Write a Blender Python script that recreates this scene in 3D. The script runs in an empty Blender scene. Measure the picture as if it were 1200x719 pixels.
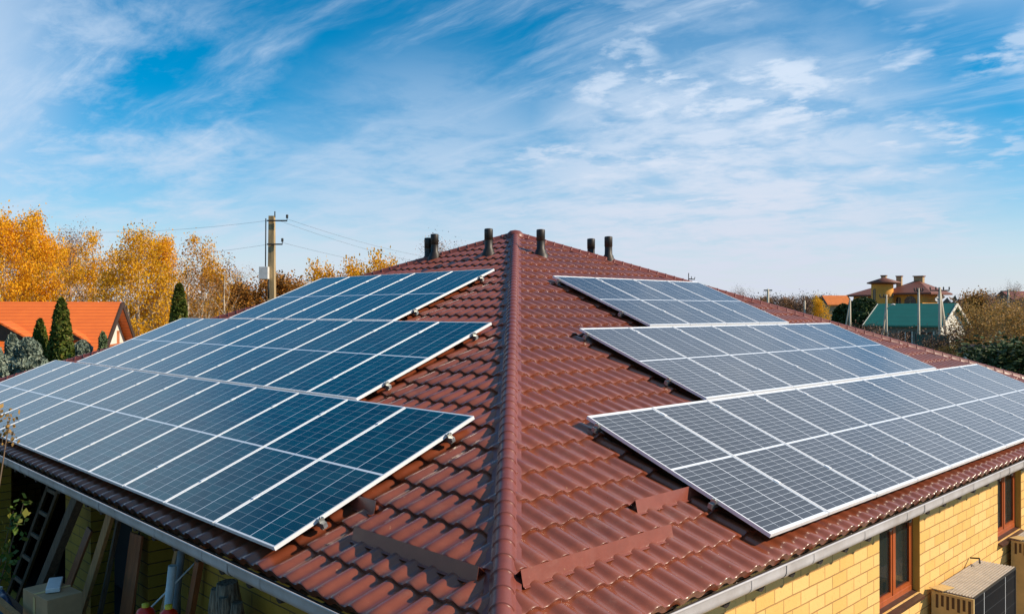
import bpy, math, random
import numpy as np
from mathutils import Vector, Matrix, noise as mn
random.seed(7)
R = math.radians
sc = bpy.context.scene
col = sc.collection

# ------------------------------------------------------------------ camera (solved from the panel grid and the hips)
EZ = 2.9                       # eave height above the ground
CAM = Vector((-3.316, -3.490, EZ + 2.113)); YAW, PIT, FPX = 0.79605, 0.00533, 981.1
SL = 0.38248                   # roof slope
CS, SN, TN = math.cos(SL), math.sin(SL), math.tan(SL)
D = 9.24                       # half the side of the square roof
FW = Vector((math.cos(YAW), math.sin(YAW), 0)); RT = Vector((math.sin(YAW), -math.cos(YAW), 0))
cd = bpy.data.cameras.new('camera'); cam = bpy.data.objects.new('camera', cd); col.objects.link(cam)
fwd = Vector((math.cos(PIT)*math.cos(YAW), math.cos(PIT)*math.sin(YAW), math.sin(PIT)))
cam.location = CAM; cam.rotation_euler = fwd.to_track_quat('-Z', 'Y').to_euler()
cd.sensor_width = 36; cd.lens = 36*FPX/1200; cd.clip_start = .05; cd.clip_end = 6000
sc.camera = cam

def at(px, dist, z=0.0):
    """ground position seen in the direction px of the photograph at a given depth"""
    v = FW + RT*((px-600)/FPX)
    p = CAM + v*dist; p.z = z
    return p
def zat(py, dist): return CAM.z - (py-364.7)/FPX*dist

# ------------------------------------------------------------------ helpers
class MB:
    def __init__(s): s.v = []; s.f = []; s.m = []; s.sm = []
    def add(s, vs, fs, mi=0, smooth=False):
        b = len(s.v); s.v += [tuple(v) for v in vs]
        for f in fs: s.f.append(tuple(i+b for i in f)); s.m.append(mi); s.sm.append(smooth)
    def quad(s, a, b, c, d, mi=0): s.add([a, b, c, d], [(0, 1, 2, 3)], mi)
    def box(s, c, d, rot=None, mi=0, taper=1.0):
        x, y, z = d[0]/2, d[1]/2, d[2]/2; vs = []
        for k in (-1, 1):
            t = taper if k > 0 else 1
            for (i, j) in ((-1, -1), (1, -1), (1, 1), (-1, 1)): vs.append(Vector((i*x*t, j*y*t, k*z)))
        if rot is not None: vs = [rot @ v for v in vs]
        c = Vector(c); vs = [v+c for v in vs]
        s.add(vs, [(3, 2, 1, 0), (4, 5, 6, 7), (0, 1, 5, 4), (1, 2, 6, 5), (2, 3, 7, 6), (3, 0, 4, 7)], mi)
    def bb(s, a, b, mi=0):
        s.box([(a[i]+b[i])/2 for i in range(3)], [abs(b[i]-a[i]) for i in range(3)], None, mi)
    def beam(s, p0, p1, w, h, mi=0, up=(0, 0, 1), taper=1.0):
        p0, p1 = Vector(p0), Vector(p1); z = (p1-p0); L = z.length; z.normalize()
        x = z.cross(Vector(up))
        if x.length < 1e-3: x = z.cross(Vector((1, 0, 0)))
        x.normalize(); y = z.cross(x)
        s.box((p0+p1)/2, (w, h, L), Matrix((x, y, z)).transposed(), mi, taper)
    def tube(s, pts, rs, n=8, mi=0, caps=True, smooth=True):
        pts = [Vector(p) for p in pts]
        if not hasattr(rs, '__len__'): rs = [rs]*len(pts)
        b = len(s.v); ref = Vector((.31, .17, .93))
        vs = []
        for i, p in enumerate(pts):
            d = (pts[min(i+1, len(pts)-1)]-pts[max(i-1, 0)]).normalized()
            x = d.cross(ref)
            if x.length < .05: x = d.cross(Vector((1, 0, 0)))
            x.normalize(); y = d.cross(x)
            for k in range(n):
                a = 2*math.pi*k/n; vs.append(p+(x*math.cos(a)+y*math.sin(a))*rs[i])
        fs = []
        for i in range(len(pts)-1):
            for k in range(n):
                k2 = (k+1) % n; fs.append((i*n+k, i*n+k2, (i+1)*n+k2, (i+1)*n+k))
        s.add(vs, fs, mi, smooth)
        if caps:
            s.f.append(tuple(b+k for k in range(n))[::-1]); s.m.append(mi); s.sm.append(False)
            o = b+(len(pts)-1)*n
            s.f.append(tuple(o+k for k in range(n))); s.m.append(mi); s.sm.append(False)
    def lathe(s, c, prof, n=20, mi=0, axis=None):
        c = Vector(c); vs = []; fs = []
        for (r, z) in prof:
            for k in range(n):
                a = 2*math.pi*k/n; v = Vector((r*math.cos(a), r*math.sin(a), z))
                if axis is not None: v = axis @ v
                vs.append(c+v)
        for i in range(len(prof)-1):
            for k in range(n):
                k2 = (k+1) % n; fs.append((i*n+k, i*n+k2, (i+1)*n+k2, (i+1)*n+k))
        s.add(vs, fs, mi, True)
    def build(s, name, mats, parent=None, off=None, bevel=0):
        me = bpy.data.meshes.new(name)
        vs = s.v
        if parent is not None and off is None: off = WORLD.get(parent.name, Vector((0, 0, 0)))
        if off is not None: vs = [(v[0]-off[0], v[1]-off[1], v[2]-off[2]) for v in vs]
        me.from_pydata(vs, [], s.f); me.update()
        if not isinstance(mats, (list, tuple)): mats = [mats]
        for m in mats: me.materials.append(m)
        me.polygons.foreach_set('material_index', s.m)
        me.polygons.foreach_set('use_smooth', s.sm)
        o = bpy.data.objects.new(name, me); col.objects.link(o)
        if parent is not None:
            o.parent = parent; WORLD[o.name] = WORLD.get(parent.name, Vector((0, 0, 0)))
        elif off is not None: o.location = off
        if bevel:
            b = o.modifiers.new('bevel', 'BEVEL'); b.width = bevel; b.segments = 2; b.limit_method = 'ANGLE'
        return o
WORLD = {}
def tag(o, label=None, cat=None, group=None, kind=None):
    if label: o['label'] = label
    if cat: o['category'] = cat
    if group: o['group'] = group
    if kind: o['kind'] = kind
    return o
def thing(name, loc, label, cat, group=None):
    o = bpy.data.objects.new(name, None); col.objects.link(o); o.empty_display_size = .2
    o.location = loc; WORLD[o.name] = Vector(loc)
    return tag(o, label, cat, group)

# ------------------------------------------------------------------ materials
def newmat(name):
    m = bpy.data.materials.new(name); m.use_nodes = True
    nt = m.node_tree; b = nt.nodes['Principled BSDF']
    return m, nt, b
class NT:
    def __init__(s, nt): s.t = nt; s.l = nt.links
    def n(s, ty, **kw):
        o = s.t.nodes.new(ty)
        for k, v in kw.items(): setattr(o, k, v)
        return o
    def set(s, sock, v):
        if isinstance(v, bpy.types.NodeSocket): s.l.new(v, sock)
        elif v is not None:
            try: sock.default_value = v
            except Exception: sock.default_value = (*v, 1)
    def math(s, op, a, b=None, c=None, clamp=False):
        o = s.n('ShaderNodeMath', operation=op, use_clamp=clamp)
        s.set(o.inputs[0], a); s.set(o.inputs[1], b)
        if c is not None: s.set(o.inputs[2], c)
        return o.outputs[0]
    def vmath(s, op, a, b=None):
        o = s.n('ShaderNodeVectorMath', operation=op); s.set(o.inputs[0], a)
        if b is not None:
            if op == 'SCALE': s.set(o.inputs['Scale'], b)
            else: s.set(o.inputs[1], b)
        return o.outputs['Value'] if op in ('DOT_PRODUCT', 'LENGTH') else o.outputs[0]
    def mix(s, f, a, b, mode='MIX'):
        o = s.n('ShaderNodeMix', data_type='RGBA', blend_type=mode)
        s.set(o.inputs[0], f); s.set(o.inputs[6], a); s.set(o.inputs[7], b)
        return o.outputs[2]
    def noise(s, vec, scale, detail=4, rough=.55, dist=0):
        o = s.n('ShaderNodeTexNoise'); s.set(o.inputs['Vector'], vec)
        o.inputs['Scale'].default_value = scale; o.inputs['Detail'].default_value = detail
        o.inputs['Roughness'].default_value = rough; o.inputs['Distortion'].default_value = dist
        return o.outputs[0]
    def ramp(s, f, lo, hi, a=0.0, b=1.0):
        o = s.n('ShaderNodeMapRange', interpolation_type='SMOOTHSTEP'); s.set(o.inputs[0], f)
        o.inputs[1].default_value = lo; o.inputs[2].default_value = hi
        s.set(o.inputs[3], a); s.set(o.inputs[4], b)
        return o.outputs[0]
    def obj(s): return s.n('ShaderNodeTexCoord').outputs['Object']
    def pos(s): return s.n('ShaderNodeNewGeometry').outputs['Position']
    def scale(s, v, k):
        o = s.n('ShaderNodeVectorMath', operation='MULTIPLY'); s.set(o.inputs[0], v); o.inputs[1].default_value = k
        return o.outputs[0]
    def sep(s, v):
        o = s.n('ShaderNodeSeparateXYZ'); s.set(o.inputs[0], v); return o.outputs
    def comb(s, x, y, z):
        o = s.n('ShaderNodeCombineXYZ')
        for i, v in enumerate((x, y, z)): s.set(o.inputs[i], v)
        return o.outputs[0]
    def bump(s, b, h, strength=.3, dist=.01):
        o = s.n('ShaderNodeBump'); o.inputs['Strength'].default_value = strength; o.inputs['Distance'].default_value = dist
        s.set(o.inputs['Height'], h); s.l.new(o.outputs[0], b.inputs['Normal'])
def M(name, c, rough=.6, metal=0.0, var=.25, sc_=3.0, c2=None, bump=0, bsc=40, bd=.005, stretch=(1, 1, 1), spec=None):
    m, nt, b = newmat(name); t = NT(nt); p = t.scale(t.obj(), stretch)
    n = t.noise(p, sc_, 6, .65)
    c2 = c2 or tuple(x*(1-var) for x in c)
    t.l.new(t.mix(t.ramp(n, .3, .7), (*c2, 1), (*c, 1)), b.inputs['Base Color'])
    b.inputs['Roughness'].default_value = rough; b.inputs['Metallic'].default_value = metal
    if spec is not None: b.inputs['Specular IOR Level'].default_value = spec
    if bump: t.bump(b, t.noise(p, bsc, 5, .6), bump, bd)
    return m

def tile_mat(name, base, dark, lift=0):
    m, nt, b = newmat(name); t = NT(nt); p = t.pos()
    big = t.ramp(t.noise(p, .55, 5, .6), .35, .68)
    fine = t.ramp(t.noise(p, 9, 6, .7), .3, .75)
    c = t.mix(t.math('MULTIPLY', big, .55), (*base, 1), (*dark, 1))
    c = t.mix(t.math('MULTIPLY', fine, .35), c, tuple(min(1, x*1.45) for x in base)+(1,))
    spots = t.ramp(t.noise(p, 26, 3, .5), .70, .76)
    c = t.mix(t.math('MULTIPLY', spots, .45), c, (.42, .25, .12, 1))
    dust = t.ramp(t.noise(t.scale(p, (1, 1, 2.2)), 2.3, 7, .75), .52, .8)
    c = t.mix(t.math('MULTIPLY', dust, .22), c, (.38, .25, .19, 1))
    t.l.new(c, b.inputs['Base Color'])
    t.l.new(t.ramp(t.noise(p, 5, 6, .7), .25, .8, .26, .50), b.inputs['Roughness'])
    b.inputs['Coat Weight'].default_value = .55; b.inputs['Coat Roughness'].default_value = .15
    t.bump(b, t.noise(p, 55, 4, .6), .12, .004)
    return m
m_tile = tile_mat('roof_metal_tile', (.215, .050, .020), (.090, .020, .009))
m_cap = tile_mat('ridge_metal', (.190, .048, .034), (.115, .028, .022))
_b = m_cap.node_tree.nodes['Principled BSDF']; _b.inputs['Coat Weight'].default_value = .12; _b.inputs['Coat Roughness'].default_value = .5; _b.inputs['Specular IOR Level'].default_value = .35
m_guard = tile_mat('snow_guard_metal', (.22, .055, .034), (.17, .042, .026)); m_guard.node_tree.nodes['Principled BSDF'].inputs['Coat Weight'].default_value = .1
m_gut = M('gutter_pvc', (.58, .55, .56), .38, 0, .22, 2.2, stretch=(1, 1, 1), c2=(.42, .38, .37), bump=.05)
m_debris_shade = M('gutter_debris_shade', (.045, .03, .02), .95, 0, .6, 20)  # gutter inside: leaf debris plus shadow painted as one dark colour
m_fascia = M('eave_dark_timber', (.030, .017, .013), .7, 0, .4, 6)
m_alu = M('aluminium_frame', (.86, .86, .87), .38, .15, .05, 8)
m_clamp = M('clamp_zinc', (.55, .55, .50), .35, .8, .3, 60)
m_rail = M('rail_aluminium', (.35, .36, .38), .4, .8, .2, 10)
m_vent = M('vent_plastic', (.032, .017, .008), .5, 0, .45, 9, c2=(.010, .007, .005))
m_back = M('panel_backsheet', (.6, .6, .6), .6)

def panel_mat(name, rows, cellA, cellB, bars, line, midline):
    m, nt, b = newmat(name); t = NT(nt)
    x, y, z = t.sep(t.obj())[:3]
    W5, HH = .2115, None
    u = t.math('DIVIDE', t.math('ADD', x, 2.5*W5), W5)
    fu = t.math('FRACT', u)
    du = t.math('MULTIPLY', t.math('SUBTRACT', .5, t.math('ABSOLUTE', t.math('SUBTRACT', fu, .5))), W5)
    lu = t.math('LESS_THAN', du, .0022)
    side = t.math('LESS_THAN', t.math('ABSOLUTE', t.math('SUBTRACT', x, .5*W5)), .0048)
    ay = t.math('SUBTRACT', t.math('ABSOLUTE', y), .014)
    ch = rows[1]
    v = t.math('DIVIDE', ay, ch); fv = t.math('FRACT', v)
    dv = t.math('MULTIPLY', t.math('SUBTRACT', .5, t.math('ABSOLUTE', t.math('SUBTRACT', fv, .5))), ch)
    lv = t.math('LESS_THAN', dv, bars)
    mid = t.math('LESS_THAN', ay, -.0015)
    edge = t.math('GREATER_THAN', v, float(rows[0]))
    edge2 = t.math('GREATER_THAN', t.math('ABSOLUTE', x), 2.5*W5)
    cell = t.comb(t.math('FLOOR', u), t.math('FLOOR', v), t.math('SIGN', y))
    oi = t.n('ShaderNodeObjectInfo').outputs['Random']
    cell = t.vmath('ADD', cell, t.comb(t.math('MULTIPLY', oi, 97.0), 0, 0))
    wn = t.n('ShaderNodeTexWhiteNoise', noise_dimensions='3D'); t.l.new(cell, wn.inputs['Vector'])
    c = t.mix(wn.outputs['Value'], (*cellA, 1), (*cellB, 1))
    pv = t.math('MULTIPLY_ADD', oi, .35, .82)
    c = t.vmath('SCALE', c, pv)
    # faint busbars
    fb = t.math('FRACT', t.math('MULTIPLY', u, 10.0))
    bus = t.math('MULTIPLY', t.math('LESS_THAN', fb, .055), .30)
    c = t.mix(bus, c, (.30, .32, .36, 1))
    c = t.mix(t.math('MULTIPLY', lv, line[1]), c, (.62, .66, .72, 1))
    c = t.mix(t.math('MULTIPLY', lu, line[0]), c, (.66, .70, .76, 1))
    w = t.math('MAXIMUM', t.math('MAXIMUM', side, mid), t.math('MAXIMUM', edge, edge2))
    c = t.mix(w, c, (.74, .77, .82, 1))
    t.l.new(c, b.inputs['Base Color'])
    dirt = t.noise(t.pos(), 1.7, 6, .65)
    t.l.new(t.ramp(dirt, .3, .75, .05, .13), b.inputs['Roughness'])
    b.inputs['IOR'].default_value = 1.5
    return m
m_cellL = panel_mat('solar_cells_wide', (11, .1035), (.001, .026, .046), (.002, .050, .074), .0017, (.80, .34), 0)
m_cellL.node_tree.nodes['Principled BSDF'].inputs['Specular Tint'].default_value = (.38, 1.0, .92, 1)
m_cellR = panel_mat('solar_cells_narrow', (15, .0705), (.040, .044, .056), (.052, .056, .070), .0021, (.85, .85), 0)

def brick_mat(name, c1, c2, mort, axis, bw=.35, bh=.14, ms=.006):
    m, nt, b = newmat(name); t = NT(nt)
    x, y, z = t.sep(t.pos())[:3]
    wob = t.math('MULTIPLY', t.math('SUBTRACT', t.noise(t.pos(), 3.0, 3), .5), .012)
    vec = t.comb(x if axis == 'x' else y, t.math('ADD', z, wob), 0)
    br = t.n('ShaderNodeTexBrick'); br.offset = .5
    t.l.new(vec, br.inputs['Vector']); br.inputs['Scale'].default_value = 1
    br.inputs['Brick Width'].default_value = bw; br.inputs['Row Height'].default_value = bh
    br.inputs['Mortar Size'].default_value = ms; br.inputs['Mortar Smooth'].default_value = .3
    br.inputs['Color1'].default_value = (*c1, 1); br.inputs['Color2'].default_value = (*c2, 1)
    br.inputs['Mortar'].default_value = (*mort, 1); br.inputs['Bias'].default_value = -.2
    n = t.ramp(t.noise(t.pos(), 7, 7, .7), .3, .75)
    lg = t.ramp(t.noise(t.pos(), 1.1, 5, .65), .35, .7)
    n = t.math('ADD', t.math('MULTIPLY', n, .6), t.math('MULTIPLY', lg, .5))
    c = t.mix(t.math('MULTIPLY', n, .34), br.outputs['Color'], tuple(min(1, k*1.25+.04) for k in c1)+(1,))
    pits = t.ramp(t.noise(t.pos(), 26, 5, .7), .58, .70)
    c = t.mix(t.math('MULTIPLY', pits, .38), c, tuple(k*.55 for k in c1)+(1,))
    t.l.new(c, b.inputs['Base Color']); b.inputs['Roughness'].default_value = .85
    h = t.math('ADD', t.math('MULTIPLY', br.outputs['Fac'], -1.0), t.math('MULTIPLY', t.noise(t.pos(), 40, 5, .6), .35))
    t.bump(b, h, .75, .012)
    return m
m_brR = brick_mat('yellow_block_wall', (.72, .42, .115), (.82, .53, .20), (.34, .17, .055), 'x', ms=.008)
m_brL = brick_mat('shaded_yellow_block_wall', (.36, .205, .012), (.28, .155, .010), (.06, .03, .012), 'y', .7, .14, .007)  # same yellow block as the right wall, with shade put into the colour
m_reveal = M('yellow_render', (.70, .42, .07), .8, 0, .1, 4)
m_plinth = M('grey_render', (.35, .33, .30), .9)
m_frame = M('window_timber_orange', (.42, .090, .020), .35, 0, .25, 12, stretch=(1, 1, .2))
m_sill = M('brown_metal_sill', (.085, .035, .022), .4, 0, .3, 8)
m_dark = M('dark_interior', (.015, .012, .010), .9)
m_curtain = M('curtain_cloth', (.42, .36, .20), .9, 0, .5, 5, stretch=(6, 6, .3))
mg, nt, b = newmat('window_glass'); b.inputs['Base Color'].default_value = (.02, .03, .03, 1)
b.inputs['Roughness'].default_value = .03; b.inputs['Alpha'].default_value = .45
m_glass = mg
m_plank = M('tan_timber', (.42, .21, .07), .7, 0, .45, 5, bump=.3, stretch=(6, 6, .6), bsc=20)
m_plank2 = M('dark_timber', (.13, .085, .05), .8, 0, .5, 5, bump=.3, stretch=(6, 6, .6), bsc=20)
m_plank3 = M('redbrown_timber', (.33, .10, .028), .6, 0, .4, 4, bump=.2, stretch=(5, 5, .5), bsc=20)
m_bark = M('weathered_grey_wood', (.30, .24, .17), .9, 0, .8, 12, c2=(.04, .03, .02), bump=.9, bd=.03, stretch=(3, 3, .35), bsc=14)
m_white = M('white_plastic', (.72, .70, .66), .4, 0, .2, 6)
m_grey = M('grey_plastic', (.22, .22, .22), .5, 0, .3, 6)
m_red = M('red_plastic', (.70, .02, .008), .35, 0, .25, 9)
m_yel = M('yellow_label', (.75, .55, .03), .5)
m_card = M('cardboard', (.42, .26, .13), .85, 0, .2, 5)
m_cardy = M('sunlit_cardboard', (.62, .42, .17), .85, 0, .2, 5)
m_slot = M('dark_slot', (.10, .055, .025), .9)
m_blue = M('blue_plastic_sheet', (.03, .07, .16), .35, 0, .7, 7, c2=(.01, .015, .03))
m_pole = M('concrete_pole', (.50, .35, .17), .85, 0, .45, 3, stretch=(4, 4, .5), bump=.3)
m_poleg = M('grey_concrete_pole', (.62, .53, .40), .85, 0, .3, 3, stretch=(4, 4, .5))
m_iron = M('dark_iron', (.02, .02, .02), .6)
m_wire = M('cable', (.16, .16, .17), .6)

# ------------------------------------------------------------------ sky and sun
SDIR = Vector((.72, -1, .77)).normalized()
w = bpy.data.worlds.new('World'); sc.world = w; w.use_nodes = True
t = NT(w.node_tree); bg = w.node_tree.nodes['Background']
sky = t.n('ShaderNodeTexSky', sky_type='NISHITA'); sky.sun_disc = False
sky.sun_elevation = math.asin(SDIR.z); sky.sun_rotation = math.atan2(SDIR.x, SDIR.y)
sky.air_density = 1.0; sky.dust_density = .05; sky.ozone_density = 4.0
SKY_STR = .10
gen = t.n('ShaderNodeTexCoord').outputs['Generated']
dx, dy, dz = t.sep(gen)[:3]
zz = t.math('ADD', t.math('MAXIMUM', dz, 0.0), .10)
P = t.comb(t.math('DIVIDE', dx, zz), t.math('DIVIDE', dy, zz), 0)
def blob(px, py, r0, r1):
    d = (FW + RT*((px-600)/FPX) + Vector((0, 0, 1))*((364.7-py)/FPX)).normalized()
    return t.ramp(t.vmath('DOT_PRODUCT', gen, tuple(d)), math.cos(R(r1)), math.cos(R(r0)))
wn = t.n('ShaderNodeTexNoise'); t.l.new(P, wn.inputs['Vector']); wn.inputs['Scale'].default_value = 1.1; wn.inputs['Detail'].default_value = 4
wv = t.vmath('SCALE', t.vmath('SUBTRACT', wn.outputs['Color'], (.5, .5, .5)), .45)
Pw = t.vmath('ADD', P, wv)
streak = t.noise(t.scale(Pw, (1.7, .30, 1)), 1.7, 10, .62)
streak2 = t.noise(t.scale(t.vmath('ADD', P, (7.3, 2.1, 0)), (5.0, .7, 1)), 1.6, 9, .68, .2)
cirr = t.math('MULTIPLY', t.math('MULTIPLY', t.ramp(streak, .44, .74), t.ramp(streak2, .32, .70, .10, 1.0)), t.ramp(dz, .33, .55, 1.0, .25))
puff = t.noise(t.scale(P, (1.0, .75, 1)), 7.0, 9, .60, .15)
puffl = t.noise(t.vmath('ADD', Pw, (3.1, 1.7, 0)), 1.7, 5, .6)
mr = t.math('MAXIMUM', blob(960, 90, 3, 17), t.math('MULTIPLY', blob(800, 210, 4, 16), .95))
mott = t.math('MULTIPLY', t.math('MULTIPLY', t.ramp(puff, .44, .62, .08, 1.0), t.ramp(puffl, .42, .60, .04, 1.0)), mr)
lowr = t.math('MULTIPLY', t.math('MAXIMUM', blob(840, 300, 3, 19), t.math('MULTIPLY', blob(500, 300, 2, 16), .6)), t.ramp(t.noise(Pw, 2.6, 8, .62), .32, .62, .35, .92))
lowl = t.math('MULTIPLY', blob(100, 190, 2, 17), .62)
lowl2 = t.ramp(t.noise(t.scale(Pw, (1, .6, 1)), 2.2, 9, .66), .38, .72)
top = t.ramp(dz, .70, .92, 0.0, .35)     # thin bright cirrostratus higher up, mirrored in the glass
topn = t.math('MULTIPLY', top, t.ramp(t.noise(P, 2.0, 6, .6), .25, .7, .55, 1.0))
east = t.math('MAXIMUM', t.math('MULTIPLY', t.ramp(t.vmath('DOT_PRODUCT', gen, (.79, .17, .59)), .93, .98), .75), t.math('MAXIMUM', t.math('MULTIPLY', t.ramp(t.vmath('DOT_PRODUCT', gen, (.95, .0, .31)), .962, .990), .80), t.math('MULTIPLY', t.ramp(t.vmath('DOT_PRODUCT', gen, (.03, .965, .26)), .955, .995), .72)))
veil = t.math('MAXIMUM', t.math('MAXIMUM', lowr, topn), t.math('MAXIMUM', east, t.math('MULTIPLY', lowl, lowl2)))
hz = t.ramp(dz, -.02, .25, .86, .0)
cov = t.math('MAXIMUM', t.math('MULTIPLY', cirr, .62), t.math('MULTIPLY', mott, .85))
one = lambda a: t.math('SUBTRACT', 1.0, a)
amt = one(t.math('MULTIPLY', t.math('MULTIPLY', one(cov), one(veil)), one(hz)))
hs = t.n('ShaderNodeHueSaturation'); t.l.new(sky.outputs[0], hs.inputs['Color'])
hs.inputs['Hue'].default_value = .488; hs.inputs['Saturation'].default_value = 1.9; hs.inputs['Value'].default_value = 1.12
cc = t.mix(t.ramp(dz, 0, .35), (.57, .61, .71, 1), (.62, .72, .85, 1))
cc = t.vmath('SCALE', cc, 1/SKY_STR)
skc = t.mix(amt, hs.outputs[0], cc)
t.l.new(skc, bg.inputs['Color']); bg.inputs['Strength'].default_value = SKY_STR
sl = bpy.data.lights.new('sun', 'SUN'); sun = bpy.data.objects.new('sun', sl); col.objects.link(sun)
sl.energy = 5.0; sl.angle = R(.55); sl.color = (1.0, .86, .66)
sun.rotation_euler = (-SDIR).to_track_quat('-Z', 'Y').to_euler(); sun.location = (20, -20, 30)

# ------------------------------------------------------------------ ground
m, nt, b = newmat('ground_cover'); t = NT(nt); p = t.pos()
n1 = t.ramp(t.noise(p, .06, 6, .6), .35, .65); n2 = t.ramp(t.noise(p, 1.4, 8, .7), .3, .7)
c = t.mix(n1, (.075, .085, .028, 1), (.20, .14, .065, 1)); c = t.mix(t.math('MULTIPLY', n2, .5), c, (.045, .06, .02, 1))
t.l.new(c, b.inputs['Base Color']); b.inputs['Roughness'].default_value = .95
t.bump(b, t.noise(p, 12, 5, .7), .8, .05)
m_ground = m
g = MB(); N = 48; S = 2600
for i in range(N+1):
    for j in range(N+1):
        f = lambda k: math.copysign(abs(2*k/N-1)**2.2, 2*k/N-1)*S
        x, y = f(i), f(j); r_ = math.hypot(x, y)
        g.v.append((x, y, 0.0 if r_ < 60 else -0.4+mn.noise(Vector((x/90, y/90, 0)))*min(1.2, (r_-60)/60)))
for i in range(N):
    for j in range(N):
        a = i*(N+1)+j; g.f.append((a, a+N+1, a+N+2, a+1)); g.m.append(0); g.sm.append(True)
tag(g.build('ground', m_ground), kind='structure')
pv = MB()   # concrete apron along the right wall
pv.bb((-.6, -1.6, 0), (19, .42, .10)); tag(pv.build('pavement', M('concrete', (.36, .34, .31), .9, 0, .25, 2)), kind='structure')

# ------------------------------------------------------------------ the house
house = thing('brick_house', (D, D, 0), 'yellow block house under a red brown metal tiled hipped roof', 'house')

WP, RP = .2252, .36
def wave_h(a):
    ph = 2*math.pi*(a-4.409)/WP
    c = .5+.5*np.cos(ph)
    return .003+.038*c-.0016*np.cos(3*ph)
def face_xyz(F, a, s, h):
    x = s*CS-h*SN; z = EZ+s*SN+h*CS
    if F == 0: return x, a, z
    if F == 1: return a+.028, x, z
    if F == 2: return 2*D-x, a, z
    return a, 2*D-x, z
def tile_face(F, per):
    L = 2*D; na = int(L/WP*per)+1
    A = np.linspace(0, L, na)
    vs = []; fs = []; base = 0
    nr = int(math.ceil(D/CS/RP))
    for k in range(nr):
        s0 = k*RP; s1 = s0+RP
        prof = [(s0+.001, -.030 if k == 0 else -.004), (s0-.005, .026), (s0+.006, .033), (s0+.10, .026), (s0+.24, .011), (s1, .0)]
        grid = []
        for (s, h) in prof:
            ss = min(s, D/CS)
            lo, hi = max(0, ss*CS), min(L, L-ss*CS)
            a = np.clip(A, lo, hi)
            hh = wave_h(a)+h
            x, y, z = face_xyz(F, a, np.full_like(a, ss), hh)
            x = np.broadcast_to(x, a.shape); y = np.broadcast_to(y, a.shape)
            grid.append(np.stack([x, y, z], -1))
            out = (A < lo-WP/per) | (A > hi+WP/per); grid[-1] = (grid[-1], out)
        npf = len(prof)
        for gi, (gg, o) in enumerate(grid): vs.append(gg)
        for r in range(npf-1):
            o0 = grid[r][1] & grid[r+1][1]
            idx = np.nonzero(~(o0[:-1] & o0[1:]))[0]
            b0 = base+r*na; b1 = b0+na
            q = np.stack([b0+idx, b0+idx+1, b1+idx+1, b1+idx], -1)
            if F in (0, 3): q = q[:, ::-1]
            fs.append(q)
        base += npf*na
    return np.concatenate(vs), np.concatenate(fs)
VV, FF, bs = [], [], 0
for F, per in ((0, 12), (1, 12), (2, 4), (3, 4)):
    v, f = tile_face(F, per); VV.append(v); FF.append(f+bs); bs += len(v)
VV = np.concatenate(VV)-np.array([D, D, 0]); FF = np.concatenate(FF)
me = bpy.data.meshes.new('roof'); me.from_pydata(VV.tolist(), [], FF.tolist()); me.update()
me.polygons.foreach_set('use_smooth', [True]*len(me.polygons)); me.materials.append(m_tile)
me.set_sharp_from_angle(angle=R(60))
roof = bpy.data.objects.new('roof', me); col.objects.link(roof); roof.parent = house; WORLD[roof.name] = Vector((D, D, 0))

# hip caps: ribbed half-round covers with flanges
def hip_cap(ux, uy, ox, oy):
    mb = MB(); u = Vector((ux, uy, TN)); Lh = u.length*D; u.normalize()
    v = Vector((uy, -ux, 0)).normalized(); wv_ = v.cross(u)
    if wv_.z < 0: wv_ = -wv_
    nL = Vector((-SN, 0, CS)) if ux > 0 else Vector((SN, 0, CS))
    k = abs(v.dot(nL))/wv_.dot(nL)
    o = Vector((ox, oy, EZ)); rib = .19; n = int(Lh/rib); r0 = .078
    secs = []
    def ring(s, r):
        pts = []
        hw = .128
        def fl(x): return -abs(x)*k+.046
        pts.append((-hw, fl(hw)-.012)); pts.append((-hw, fl(hw))); pts.append((-r0-.014, fl(r0)+.002))
        for i in range(1, 12):
            a = math.pi*(1-i/12.0); pts.append((r*math.cos(a), fl(r0)+.004+r*math.sin(a)*1.0))
        pts.append((r0+.014, fl(r0)+.002)); pts.append((hw, fl(hw))); pts.append((hw, fl(hw)-.012))
        return [o+u*s+v*x+wv_*y for x, y in pts]
    for i in range(n+1):
        s = i*rib
        for ds, dr in ((0, .0), (.006, .008), (.020, .008), (.030, .001), (rib-.004, -.002)):
            if s+ds < Lh+.05: secs.append(ring(s+ds, r0+dr))
    m_ = len(secs[0]); vs = [p for s_ in secs for p in s_]; fs = []
    for i in range(len(secs)-1):
        for j in range(m_-1): fs.append((i*m_+j, i*m_+j+1, (i+1)*m_+j+1, (i+1)*m_+j))
    mb.add(vs, fs, 0, True)
    mb.f.append(tuple(range(m_))); mb.m.append(0); mb.sm.append(False)
    return mb
for (ux, uy, ox, oy) in ((1, 1, 0, 0), (1, -1, 0, 2*D), (-1, 1, 2*D, 0), (-1, -1, 2*D, 2*D)):
    o = hip_cap(ux, uy, ox, oy).build('ridge_cap', m_cap, roof)
    o.data.set_sharp_from_angle(angle=R(18))
mb = MB(); mb.lathe((D, D, EZ+D*TN+.0), [(.20, -.04), (.19, .04), (.11, .115), (0.001, .135)], 16); mb.build('apex_cap', m_cap, roof)

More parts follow.
